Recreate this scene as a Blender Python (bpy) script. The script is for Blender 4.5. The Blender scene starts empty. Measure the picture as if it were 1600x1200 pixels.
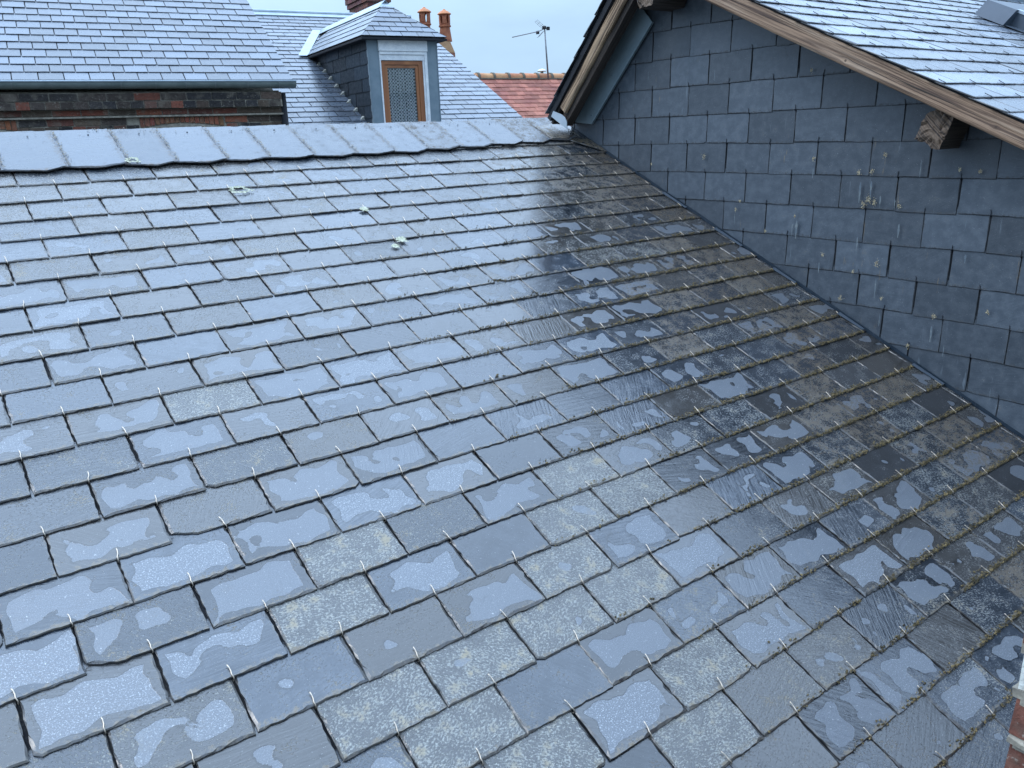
import bpy, math, random
import numpy as np
from mathutils import Vector, Matrix, noise as mnoise
rnd = random.Random(7)
R = math.radians
sc = bpy.context.scene
COL = sc.collection

# ------------------------------------------------------------------ camera
YAW, PITCH, ROLL, FPX = 0.62847, 0.3052, -0.03524, 1243.99
cy, sy, cp, sp, cr, sr = math.cos(YAW), math.sin(YAW), math.cos(PITCH), math.sin(PITCH), math.cos(ROLL), math.sin(ROLL)
FW = Vector((sy*cp, cy*cp, -sp)); RT = Vector((cy, -sy, 0)); UP = RT.cross(FW)
RT2 = cr*RT + sr*UP; UP2 = -sr*RT + cr*UP
cam = bpy.data.cameras.new('camera'); camo = bpy.data.objects.new('camera', cam); COL.objects.link(camo)
cam.sensor_width = 36; cam.lens = 36*FPX/1600; cam.clip_start = 0.02; cam.clip_end = 3000
m = Matrix((RT2, UP2, -FW)).transposed().to_4x4(); camo.matrix_world = m
sc.camera = camo
sc.render.resolution_x, sc.render.resolution_y = 1024, 768

# ------------------------------------------------------------------ sky and sun
SUN_EL, SUN_AZ = R(52), R(-70)      # high, behind the photographer's left shoulder
w = bpy.data.worlds.new('World'); sc.world = w; w.use_nodes = True
nt = w.node_tree; nt.nodes.clear()
def N(nt, t, **k):
    n = nt.nodes.new(t)
    for a, b in k.items():
        if a == 'i':
            for kk, v in b.items(): n.inputs[kk].default_value = v
        else: setattr(n, a, b)
    return n
out = N(nt, 'ShaderNodeOutputWorld'); bg = N(nt, 'ShaderNodeBackground'); bg.inputs[1].default_value = 0.10
sky = N(nt, 'ShaderNodeTexSky'); sky.sky_type = 'NISHITA'; sky.sun_disc = False
sky.sun_elevation = SUN_EL; sky.sun_rotation = SUN_AZ; sky.dust_density = 4.0
tc = N(nt, 'ShaderNodeTexCoord'); sx = N(nt, 'ShaderNodeSeparateXYZ')
nt.links.new(tc.outputs['Generated'], sx.inputs[0])
rmp = N(nt, 'ShaderNodeValToRGB'); cr_ = rmp.color_ramp
cr_.elements[0].position = 0.0; cr_.elements[0].color = (0.42, 0.60, 0.80, 1)
cr_.elements[1].position = 1.0; cr_.elements[1].color = (0.66, 0.89, 1.22, 1)
for pos, c in ((0.10, (0.44, 0.64, 0.86)), (0.25, (0.54, 0.76, 1.03)), (0.5, (0.64, 0.86, 1.17))):
    e_ = cr_.elements.new(pos); e_.color = (*c, 1)
nt.links.new(sx.outputs[2], rmp.inputs[0])
gain = N(nt, 'ShaderNodeMapRange', i={1: 0.12, 2: 0.5, 3: 7.6, 4: 21.0}); nt.links.new(sx.outputs[2], gain.inputs[0])
cn = N(nt, 'ShaderNodeTexNoise', i={'Scale': 2.2, 'Detail': 6.0, 'Roughness': 0.55, 'Distortion': 0.4})
mp = N(nt, 'ShaderNodeMapping'); mp.inputs['Scale'].default_value = (1, 1, 2.6); nt.links.new(tc.outputs['Generated'], mp.inputs[0]); nt.links.new(mp.outputs[0], cn.inputs[0])
az_ = N(nt, 'ShaderNodeMapRange', i={1: -0.4, 2: 0.55, 3: 0.66, 4: 1.2}); nt.links.new(sx.outputs[1], az_.inputs[0])
cmul = N(nt, 'ShaderNodeMapRange', i={1: 0.3, 2: 0.7, 3: 0.86, 4: 1.16}); nt.links.new(cn.outputs[0], cmul.inputs[0])
g2 = N(nt, 'ShaderNodeMath', operation='MULTIPLY'); g3 = N(nt, 'ShaderNodeMath', operation='MULTIPLY'); nt.links.new(gain.outputs[0], g3.inputs[0]); nt.links.new(az_.outputs[0], g3.inputs[1]); nt.links.new(g3.outputs[0], g2.inputs[0]); nt.links.new(cmul.outputs[0], g2.inputs[1])
vm = N(nt, 'ShaderNodeVectorMath', operation='SCALE'); nt.links.new(rmp.outputs[0], vm.inputs[0]); nt.links.new(g2.outputs[0], vm.inputs['Scale'])
mix = N(nt, 'ShaderNodeMix', data_type='RGBA'); mix.inputs[0].default_value = 0.86
nt.links.new(sky.outputs[0], mix.inputs[6]); nt.links.new(vm.outputs[0], mix.inputs[7])
nt.links.new(mix.outputs[2], bg.inputs[0]); nt.links.new(bg.outputs[0], out.inputs[0])
sun = bpy.data.lights.new('sun', 'SUN'); sun.energy = 0.7; sun.angle = R(25); sun.color = (1.0, 0.96, 0.9)
so = bpy.data.objects.new('sun', sun); COL.objects.link(so)
sd = Vector((math.sin(SUN_AZ)*math.cos(SUN_EL), math.cos(SUN_AZ)*math.cos(SUN_EL), math.sin(SUN_EL)))
so.rotation_euler = sd.to_track_quat('Z', 'Y').to_euler()
sc.view_settings.view_transform = 'Standard'; sc.view_settings.look = 'None'; sc.view_settings.gamma = 1.0
sc.view_settings.exposure = 0.5

# ------------------------------------------------------------------ materials
def newmat(name):
    m = bpy.data.materials.new(name); m.use_nodes = True; t = m.node_tree; t.nodes.clear()
    o = N(t, 'ShaderNodeOutputMaterial'); b = N(t, 'ShaderNodeBsdfPrincipled'); t.links.new(b.outputs[0], o.inputs[0])
    return m, t, b
class NG:
    """tiny node-expression helper"""
    def __init__(s, t): s.t = t
    def _in(s, n, i, v):
        if isinstance(v, bpy.types.NodeSocket): s.t.links.new(v, n.inputs[i])
        elif v is not None: n.inputs[i].default_value = v
    def math(s, op, a, b=None, c=None, clamp=False):
        n = N(s.t, 'ShaderNodeMath', operation=op); n.use_clamp = clamp
        s._in(n, 0, a); s._in(n, 1, b); s._in(n, 2, c); return n.outputs[0]
    def ss(s, v, lo, hi, a=0.0, b=1.0):
        n = N(s.t, 'ShaderNodeMapRange', interpolation_type='SMOOTHSTEP'); s._in(n, 0, v)
        for i, x in ((1, lo), (2, hi), (3, a), (4, b)): s._in(n, i, x)
        return n.outputs[0]
    def lin(s, v, lo, hi, a=0.0, b=1.0):
        n = N(s.t, 'ShaderNodeMapRange'); s._in(n, 0, v)
        for i, x in ((1, lo), (2, hi), (3, a), (4, b)): s._in(n, i, x)
        return n.outputs[0]
    def noise(s, vec, scale, detail=2.0, rough=0.5, dist=0.0):
        n = N(s.t, 'ShaderNodeTexNoise', i={'Scale': scale, 'Detail': detail, 'Roughness': rough, 'Distortion': dist}); s._in(n, 0, vec); return n.outputs[0]
    def mapping(s, vec, scale=(1, 1, 1), rot=(0, 0, 0), loc=(0, 0, 0)):
        n = N(s.t, 'ShaderNodeMapping'); s._in(n, 0, vec); n.inputs['Scale'].default_value = scale; n.inputs['Rotation'].default_value = rot; n.inputs['Location'].default_value = loc; return n.outputs[0]
    def mix(s, f, a, b):
        n = N(s.t, 'ShaderNodeMix', data_type='RGBA')
        s._in(n, 0, f)
        for i, v in ((6, a), (7, b)):
            if isinstance(v, tuple): v = (*v, 1) if len(v) == 3 else v
            s._in(n, i, v)
        return n.outputs[2]
    def mul(s, a, f):
        n = N(s.t, 'ShaderNodeVectorMath', operation='SCALE'); s._in(n, 0, a); s._in(n, 'Scale', f); return n.outputs[0]
    def attr(s, name):
        n = N(s.t, 'ShaderNodeAttribute', attribute_name=name); return n
    def sep(s, v):
        n = N(s.t, 'ShaderNodeSeparateXYZ'); s._in(n, 0, v); return n.outputs
    def bump(s, h, strength, dist, nrm=None):
        n = N(s.t, 'ShaderNodeBump'); s._in(n, 'Height', h); n.inputs['Strength'].default_value = strength; n.inputs['Distance'].default_value = dist
        if nrm is not None: s._in(n, 'Normal', nrm)
        return n.outputs[0]
    def uv(s, name): return N(s.t, 'ShaderNodeUVMap', uv_map=name).outputs[0]
    def obj(s): return N(s.t, 'ShaderNodeTexCoord').outputs['Object']

def mat_slate(name, dark, mid, ior=1.9, r_wet=0.16, e=0.119, wid=0.22, patches=True, edge_col=(0.15, 0.118, 0.07), rough_add=0.0, stains=False, ew=1.0):
    m, t, b = newmat(name); g = NG(t)
    P = g.uv('uv'); st = g.sep(g.uv('st')); A = g.sep(g.attr('sa').outputs['Vector']); B = g.sep(g.attr('sb').outputs['Vector'])
    gran, streak, brown = A[0], A[1], A[2]; pam, val, ang = B[0], B[1], B[2]
    edgef = g.attr('edge').outputs['Fac']
    # distance (m) to the borders of the visible part of the slate
    sx_ = g.math('MINIMUM', st[0], g.math('SUBTRACT', 1.0, st[0])); ex = g.math('MULTIPLY', sx_, wid)
    ty = g.math('MINIMUM', st[1], g.math('SUBTRACT', 1.0, st[1])); ey = g.math('MULTIPLY', ty, e)
    em = g.math('MINIMUM', ex, ey)
    fine = g.noise(P, 520, 3, 0.65)
    med = g.noise(P, 95, 4, 0.65)
    coarse = g.noise(P, 22, 4, 0.6)
    big = g.noise(P, 9, 2, 0.5)
    wide = g.noise(g.obj(), 3.2, 3, 0.6)
    if patches: gran = g.math('ADD', gran, g.math('MULTIPLY', g.math('SUBTRACT', wide, 0.45), 1.1), clamp=True)
    base = g.mix(g.ss(coarse, 0.35, 0.7), dark, mid)
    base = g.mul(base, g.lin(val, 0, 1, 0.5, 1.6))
    if patches: base = g.mix(g.ss(g.math('SINE', g.math('MULTIPLY', val, 57.0)), -0.2, 1.0, 0.0, 0.55), base, (0.062, 0.055, 0.045))
    # cleavage grain turned by a per-slate angle
    vr = N(t, 'ShaderNodeVectorRotate', rotation_type='Z_AXIS'); t.links.new(P, vr.inputs['Vector']); t.links.new(g.math('MULTIPLY', ang, 3.1416), vr.inputs['Angle'])
    V = vr.outputs[0]
    warp = N(t, 'ShaderNodeVectorMath', operation='MULTIPLY_ADD'); t.links.new(g.mapping(g.mul(P, 1.0)), warp.inputs[2])
    cl = g.noise(g.mapping(V, (10, 120, 10)), 1.0, 5, 0.6, 0.8)
    # pale scratches and dots
    spk = g.ss(g.noise(g.mapping(V, (180, 420, 100)), 1.0, 2, 0.6), 0.66, 0.72)
    spm = g.ss(med, 0.50, 0.66)
    spk = g.math('MULTIPLY', spk, g.lin(spm, 0, 1, 0.25, 1.0))
    rough = g.lin(coarse, 0.3, 0.7, r_wet*0.8, r_wet*1.5)
    if patches:
        fld = g.noise(P, 13.5, 1.0, 0.5, 0.0)
        rag = g.math('MULTIPLY', g.math('SUBTRACT', g.noise(P, 130, 3, 0.6), 0.5), 0.055)
        fld = g.math('ADD', fld, rag)
        pen = g.ss(em, 0.004, 0.034, -0.30, 0.0)
        fld = g.math('ADD', fld, pen)
        thr = g.lin(pam, 0, 1, 0.78, 0.34)
        dlt = g.math('SUBTRACT', fld, thr)
        patch = g.ss(dlt, 0.0, 0.010)
        rim = g.math('MULTIPLY', g.ss(dlt, -0.035, -0.004), g.math('SUBTRACT', 1.0, patch))
        base = g.mul(base, g.lin(rim, 0, 1, 1.0, 0.55))
        pc = g.mix(g.ss(fine, 0.45, 0.72), (0.090, 0.110, 0.138), (0.25, 0.28, 0.32))
        pc = g.mix(g.math('MULTIPLY', g.ss(g.noise(P, 170, 2, 0.6), 0.68, 0.72), 0.9), pc, (0.62, 0.66, 0.68))
        pc = g.mix(g.math('MULTIPLY', g.ss(g.noise(P, 300, 4, 0.75), 0.56, 0.62), g.ss(val, 0.35, 0.9)), pc, (0.50, 0.56, 0.62))
        base = g.mix(g.math('MULTIPLY', patch, 0.78), base, pc)
        rough = g.math('ADD', rough, g.math('MULTIPLY', patch, 0.22))
    # lichen grains
    gm = g.ss(g.math('ADD', g.math('ADD', g.noise(g.mapping(V, (150, 240, 100)), 1.0, 4, 0.72), g.math('MULTIPLY', g.math('SUBTRACT', coarse, 0.5), 0.35)), g.math('MULTIPLY', gran, 0.15)), 0.62, 0.69)
    gm = g.math('MULTIPLY', gm, g.ss(g.math('ADD', gran, g.math('MULTIPLY', g.math('SUBTRACT', coarse, 0.5), 1.6)), 0.12, 0.5))
    if patches: gm = g.math('MULTIPLY', gm, g.math('SUBTRACT', 1.0, g.math('MULTIPLY', patch, 0.75)))
    gc = g.mix(g.ss(g.noise(P, 330, 3, 0.6), 0.38, 0.62), (0.070, 0.080, 0.085), (0.27, 0.285, 0.265)); gc = g.mix(g.ss(coarse, 0.52, 0.72), gc, (0.21, 0.18, 0.115)); gc = g.mul(gc, g.lin(gran, 0.3, 1, 0.85, 1.45))
    base = g.mix(g.math('MULTIPLY', gm, g.lin(gran, 0, 1, 0.55, 0.85)), base, gc)
    rough = g.math('ADD', rough, g.math('MULTIPLY', gm, 0.35))
    # brown algae
    bm = g.math('MULTIPLY', g.ss(g.math('ADD', g.noise(P, 110, 5, 0.8), g.math('MULTIPLY', g.math('ADD', brown, g.math('MULTIPLY', g.math('SUBTRACT', coarse, 0.62), 3.0)), 0.16)), 0.56, 0.64), g.ss(brown, 0.05, 0.6))
    bc = g.mix(fine, (0.042, 0.032, 0.021), (0.130, 0.098, 0.060))
    base = g.mix(g.math('MULTIPLY', bm, 0.85), base, bc)
    rough = g.math('ADD', rough, g.math('MULTIPLY', bm, 0.25))
    base = g.mix(g.math('MULTIPLY', spk, 0.75), base, (0.52, 0.56, 0.58))
    # tan growth along lower and side edges
    lowd = g.math('MULTIPLY', st[1], e)
    eb = g.math('MAXIMUM', g.ss(g.math('ADD', lowd, g.math('MULTIPLY', g.math('SUBTRACT', med, 0.5), 0.05)), 0.013, 0.001),
                g.math('MULTIPLY', g.ss(g.math('ADD', ex, g.math('MULTIPLY', g.math('SUBTRACT', med, 0.5), 0.03*ew)), 0.008*ew, 0.0), 0.7))
    eb = g.math('MULTIPLY', eb, g.ss(g.noise(P, 60, 3, 0.6), 0.36, 0.6))
    base = g.mix(g.math('MULTIPLY', eb, 0.85), base, edge_col)
    rough = g.math('ADD', rough, g.math('MULTIPLY', eb, 0.3))
    base = g.mix(g.math('MULTIPLY', edgef, 1.6, clamp=True), base, g.mix(g.math('MULTIPLY', g.ss(med, 0.56, 0.68), g.ss(st[1], 0.12, 0.03)), (0.007, 0.008, 0.010), edge_col))  # side faces near-black: shadow of the gaps painted in, with tan bits
    # gap shade painted in with grime where the next course covers the slate
    dirt_and_shade = g.math('MULTIPLY', g.ss(g.math('ADD', st[1], g.math('MULTIPLY', g.math('SUBTRACT', med, 0.5), 0.6)), 1.02, 1.30), 0.88)
    base = g.mix(dirt_and_shade, base, (0.008, 0.008, 0.009)); rough = g.math('MAXIMUM', rough, g.math('MULTIPLY', dirt_and_shade, 0.9))
    rough = g.math('ADD', rough, g.math('ADD', g.math('MULTIPLY', edgef, 0.3), rough_add), clamp=True)
    if stains:
        W = g.mapping(g.obj(), (1, 1, 1))
        drip = g.noise(g.mapping(W, (3, 48, 5.0)), 1.0, 3, 0.6)
        dm = g.math('MULTIPLY', g.ss(drip, 0.64, 0.76), g.ss(g.noise(W, 3.5, 2, 0.5), 0.45, 0.62))
        base = g.mix(g.math('MULTIPLY', dm, 0.45), base, (0.20, 0.25, 0.29))
        rs = g.math('MULTIPLY', g.ss(g.noise(g.mapping(W, (6, 70, 9)), 1.0, 3, 0.6), 0.64, 0.72), g.ss(g.noise(W, 5.0, 2, 0.5), 0.52, 0.64))
        base = g.mix(g.math('MULTIPLY', rs, 0.5), base, (0.20, 0.15, 0.09))
    t.links.new(base, b.inputs['Base Color']); t.links.new(rough, b.inputs['Roughness'])
    t.links.new(g.lin(dirt_and_shade, 0, 1, ior, 1.12), b.inputs['IOR'])
    h = g.math('ADD', g.math('MULTIPLY', cl, g.lin(streak, 0, 1, 0.16, 1.0)), g.math('ADD', g.math('MULTIPLY', big, 0.5), g.math('MULTIPLY', med, g.lin(gran, 0, 1, 0.12, 0.5))))
    nrm = g.bump(h, 0.55, 0.0035)
    if patches:
        nrm = g.bump(g.math('MULTIPLY', patch, fine), 0.5, 0.0012, nrm)
    nrm = g.bump(g.math('MULTIPLY', gm, fine), 0.6, 0.0018, nrm)
    t.links.new(nrm, b.inputs['Normal'])
    return m

def mat_basic(name, c1, c2, scale=20, rough=0.6, metal=0.0, bump=0.3, bdist=0.003, stretch=(1, 1, 1), ior=1.45, thr=(0.35, 0.65), attr=None):
    m, t, b = newmat(name); g = NG(t)
    v = g.mapping(g.obj(), stretch); n = g.noise(v, scale, 5, 0.6, 0.2); n2 = g.noise(v, scale*6, 3, 0.6)
    c = g.mix(g.ss(n, *thr), c1, c2); c = g.mul(c, g.lin(n2, 0.3, 0.7, 1-.22*min(1, bump*2), 1+.22*min(1, bump*2)))
    if attr: 
        a = g.attr(attr).outputs['Fac']; c = g.mul(c, g.lin(a, 0, 1, 0.55, 1.5))
    t.links.new(c, b.inputs['Base Color']); t.links.new(g.lin(n, 0.3, 0.7, rough*0.85, min(1, rough*1.15)), b.inputs['Roughness'])
    b.inputs['Metallic'].default_value = metal; b.inputs['IOR'].default_value = ior
    t.links.new(g.bump(g.math('ADD', n, g.math('MULTIPLY', n2, 0.5)), bump, bdist), b.inputs['Normal'])
    return m

def mat_wood(name, lo, hi, pale, knots=(), sc_v=130, contrast=(0.38, 0.60), rough=0.75):
    m, t, b = newmat(name); g = NG(t)
    P = g.uv('uv'); s = g.sep(P); u, v = s[0], s[1]
    spot = None
    for (ku, kv, kr) in knots:
        du = g.math('DIVIDE', g.math('SUBTRACT', u, ku), kr*2.0); dv = g.math('DIVIDE', g.math('SUBTRACT', v, kv), kr)
        d2 = g.math('ADD', g.math('MULTIPLY', du, du), g.math('MULTIPLY', dv, dv))
        ex = g.math('EXPONENT', g.math('MULTIPLY', d2, -0.9))
        v = g.math('ADD', v, g.math('MULTIPLY', g.math('MULTIPLY', ex, g.math('SUBTRACT', v, kv)), -0.85))
        k = g.ss(g.math('SQRT', g.math('ADD', g.math('MULTIPLY', g.math('MULTIPLY', du, du), 4.0), g.math('MULTIPLY', dv, dv))), 0.62, 0.35)
        spot = k if spot is None else g.math('MAXIMUM', spot, k)
    cmb = N(t, 'ShaderNodeCombineXYZ'); t.links.new(u, cmb.inputs[0]); t.links.new(v, cmb.inputs[1]); t.links.new(s[2], cmb.inputs[2])
    wv = g.mapping(cmb.outputs[0], (2.2, sc_v, 1)); n = g.noise(wv, 1.0, 6, 0.62, 0.5)
    n2 = g.noise(g.mapping(cmb.outputs[0], (5, sc_v*4, 1)), 1.0, 3, 0.6)
    nb = g.noise(g.mapping(cmb.outputs[0], (1.6, 34, 1)), 1.0, 3, 0.5)
    c = g.mix(g.ss(n, *contrast), lo, hi); c = g.mix(g.math('MULTIPLY', g.ss(nb, 0.5, 0.72), 0.7), c, pale)
    crack = g.ss(g.noise(g.mapping(cmb.outputs[0], (1.1, sc_v*.9, 1)), 1.0, 2, 0.5), 0.62, 0.665)
    c = g.mul(c, g.lin(n2, 0.3, 0.7, 0.75, 1.2)); c = g.mix(g.math('MULTIPLY', crack, 0.9), c, (0.018, 0.014, 0.012))
    if spot is not None: c = g.mix(g.math('MULTIPLY', spot, 0.8), c, (0.05, 0.03, 0.02))
    t.links.new(c, b.inputs['Base Color']); b.inputs['Roughness'].default_value = rough
    t.links.new(g.bump(g.math('SUBTRACT', g.math('ADD', n, g.math('MULTIPLY', n2, 0.4)), g.math('MULTIPLY', crack, 1.2)), 0.8, 0.004), b.inputs['Normal'])
    return m

M = {}
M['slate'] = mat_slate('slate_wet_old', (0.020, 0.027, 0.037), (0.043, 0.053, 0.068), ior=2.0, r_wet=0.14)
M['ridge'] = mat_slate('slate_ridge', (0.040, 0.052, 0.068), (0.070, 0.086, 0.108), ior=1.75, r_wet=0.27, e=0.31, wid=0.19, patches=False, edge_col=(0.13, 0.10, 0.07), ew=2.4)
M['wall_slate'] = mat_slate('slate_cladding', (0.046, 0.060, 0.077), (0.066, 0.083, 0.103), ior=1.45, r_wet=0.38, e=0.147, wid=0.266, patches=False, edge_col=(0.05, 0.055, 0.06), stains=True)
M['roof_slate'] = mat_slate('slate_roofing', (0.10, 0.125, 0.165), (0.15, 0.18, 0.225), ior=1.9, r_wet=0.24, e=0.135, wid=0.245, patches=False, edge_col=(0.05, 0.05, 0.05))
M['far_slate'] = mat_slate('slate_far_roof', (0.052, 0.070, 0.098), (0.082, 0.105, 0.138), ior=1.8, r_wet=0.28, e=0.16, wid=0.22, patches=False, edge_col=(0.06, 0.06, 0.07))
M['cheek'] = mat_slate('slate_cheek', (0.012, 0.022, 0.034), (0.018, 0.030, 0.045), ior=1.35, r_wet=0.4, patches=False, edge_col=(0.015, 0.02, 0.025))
M['steel'] = mat_basic('hook_steel', (0.42, 0.36, 0.29), (0.66, 0.59, 0.50), 90, 0.38, 0.75, 0.1)
M['blackhook'] = mat_basic('hook_black', (0.010, 0.014, 0.022), (0.02, 0.025, 0.035), 90, 0.5)
M['moss'] = mat_basic('moss_brown', (0.055, 0.045, 0.020), (0.20, 0.155, 0.075), 60, 0.9, bump=0.5, thr=(0.4, 0.62))
M['lichen_spot'] = mat_basic('lichen_rust', (0.22, 0.16, 0.08), (0.50, 0.46, 0.32), 160, 0.9, bump=0.6)
M['lichen'] = mat_basic('lichen_pale', (0.42, 0.45, 0.32), (0.70, 0.72, 0.60), 120, 0.9, bump=0.6)
M['wood'] = mat_wood('weathered_board', (0.085, 0.050, 0.034), (0.30, 0.195, 0.125), (0.48, 0.36, 0.26), knots=((3.347, 0.020, 0.011), (2.661, 0.030, 0.009)))
M['wood_live'] = mat_wood('live_edge_board', (0.08, 0.048, 0.028), (0.34, 0.235, 0.145), (0.48, 0.37, 0.25), sc_v=75, contrast=(0.44, 0.54))
M['wood_dark'] = mat_wood('dark_timber', (0.020, 0.016, 0.014), (0.055, 0.042, 0.034), (0.08, 0.062, 0.050))
M['endgrain'] = mat_wood('end_grain', (0.028, 0.020, 0.016), (0.13, 0.090, 0.062), (0.19, 0.14, 0.10), sc_v=150, contrast=(0.38, 0.56))
M['zinc'] = mat_basic('zinc_grey', (0.16, 0.22, 0.26), (0.21, 0.27, 0.31), 6, 0.5, 0.25, 0.05)
M['zinc_soffit'] = mat_basic('zinc_painted', (0.20, 0.27, 0.31), (0.23, 0.30, 0.34), 6, 0.5, 0.1, 0.05)
M['zinc_light'] = mat_basic('zinc_light', (0.32, 0.40, 0.46), (0.42, 0.49, 0.55), 5, 0.35, 0.4, 0.05)
M['flash_grey'] = mat_basic('window_flashing_grey', (0.060, 0.082, 0.110), (0.075, 0.098, 0.128), 8, 0.45, 0.1, 0.05)
M['gutter'] = mat_basic('gutter_zinc', (0.17, 0.215, 0.215), (0.23, 0.28, 0.28), 9, 0.45, 0.3, 0.1)
M['solder'] = mat_basic('solder_seam', (0.22, 0.26, 0.27), (0.28, 0.32, 0.33), 20, 0.4, 0.4)
M['dark'] = mat_basic('roofing_underlay', (0.008, 0.010, 0.014), (0.016, 0.018, 0.024), 30, 0.8)
M['plaster'] = mat_basic('render_wall', (0.35, 0.33, 0.30), (0.45, 0.43, 0.39), 5, 0.85)
M['white'] = mat_basic('white_paint', (0.66, 0.70, 0.73), (0.78, 0.81, 0.82), 14, 0.5, bump=0.2)
M['window_wood'] = mat_wood('stained_wood', (0.27, 0.10, 0.038), (0.40, 0.165, 0.065), (0.46, 0.21, 0.09), rough=0.4)
M['terracotta'] = mat_basic('terracotta', (0.26, 0.085, 0.045), (0.38, 0.145, 0.075), 9, 0.8)
M['terra_cap'] = mat_basic('terracotta_cap', (0.52, 0.20, 0.09), (0.65, 0.30, 0.15), 9, 0.75)
M['mortar'] = mat_basic('mortar', (0.20, 0.185, 0.155), (0.36, 0.33, 0.27), 25, 0.95, bump=0.6)
M['flaunch'] = mat_basic('sandy_mortar', (0.30, 0.17, 0.09), (0.40, 0.25, 0.14), 12, 0.9)
M['antenna'] = mat_basic('aerial_metal', (0.16, 0.17, 0.19), (0.24, 0.25, 0.27), 9, 0.4, 0.5)
M['ground'] = mat_basic('ground_mix', (0.045, 0.055, 0.035), (0.09, 0.09, 0.08), 0.4, 0.9)
M['ridge_tile'] = mat_basic('ridge_tile', (0.45, 0.17, 0.085), (0.58, 0.33, 0.17), 2.2, 0.8, attr='tone')
M['ridge_mortar'] = mat_basic('ridge_mortar', (0.10, 0.09, 0.075), (0.16, 0.14, 0.11), 25, 0.95)
M['red_tile'] = mat_basic('plain_tile', (0.28, 0.095, 0.070), (0.38, 0.155, 0.11), 3.0, 0.75, attr='tone')

def mat_brick():
    m, t, b = newmat('old_brick'); g = NG(t)
    c = g.attr('bcol'); o = g.obj(); n = g.noise(o, 45, 5, 0.7); n2 = g.noise(o, 9, 4, 0.6)
    col = N(t, 'ShaderNodeVectorMath', operation='SCALE'); t.links.new(c.outputs['Color'], col.inputs[0]); t.links.new(g.lin(n, 0.3, 0.7, 0.6, 1.35), col.inputs['Scale'])
    cc = g.mix(g.math('MULTIPLY', g.ss(n2, 0.52, 0.68), 0.55), col.outputs[0], (0.16, 0.14, 0.11))
    cc = g.mix(g.math('MULTIPLY', g.ss(g.noise(o, 70, 3, 0.7), 0.60, 0.68), 0.5), cc, (0.40, 0.38, 0.33))
    t.links.new(cc, b.inputs['Base Color']); b.inputs['Roughness'].default_value = 0.9
    t.links.new(g.bump(n, 0.8, 0.006), b.inputs['Normal'])
    return m
M['brick'] = mat_brick()
def mat_lace():
    m, t, b = newmat('lace_curtain'); g = NG(t)
    s = g.sep(g.uv('uv'))
    a = g.math('SINE', g.math('MULTIPLY', g.math('ADD', s[0], s[1]), 82.0)); c = g.math('SINE', g.math('MULTIPLY', g.math('SUBTRACT', s[0], s[1]), 82.0))
    d = g.ss(g.math('MULTIPLY', g.math('ABSOLUTE', a), g.math('ABSOLUTE', c)), 0.38, 0.62)
    col = g.mix(d, (0.88, 0.90, 0.90), (0.06, 0.10, 0.11)); t.links.new(col, b.inputs['Base Color']); b.inputs['Roughness'].default_value = 0.9
    return m
M['lace'] = mat_lace()
def mat_glass():
    m, t, b = newmat('window_glass'); t.nodes.remove(b)
    o = [n for n in t.nodes if n.type == 'OUTPUT_MATERIAL'][0]
    mixs = N(t, 'ShaderNodeMixShader'); fr = N(t, 'ShaderNodeFresnel', i={'IOR': 1.6}); tr = N(t, 'ShaderNodeBsdfTransparent'); gl = N(t, 'ShaderNodeBsdfGlossy', i={'Roughness': 0.03})
    tr.inputs[0].default_value = (0.95, 0.97, 0.98, 1)
    t.links.new(fr.outputs[0], mixs.inputs[0]); t.links.new(tr.outputs[0], mixs.inputs[1]); t.links.new(gl.outputs[0], mixs.inputs[2]); t.links.new(mixs.outputs[0], o.inputs[0])
    return m
M['glass'] = mat_glass()
M['roomdark'] = mat_basic('room_dark', (0.02, 0.025, 0.03), (0.03, 0.035, 0.04), 3, 0.9)

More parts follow.
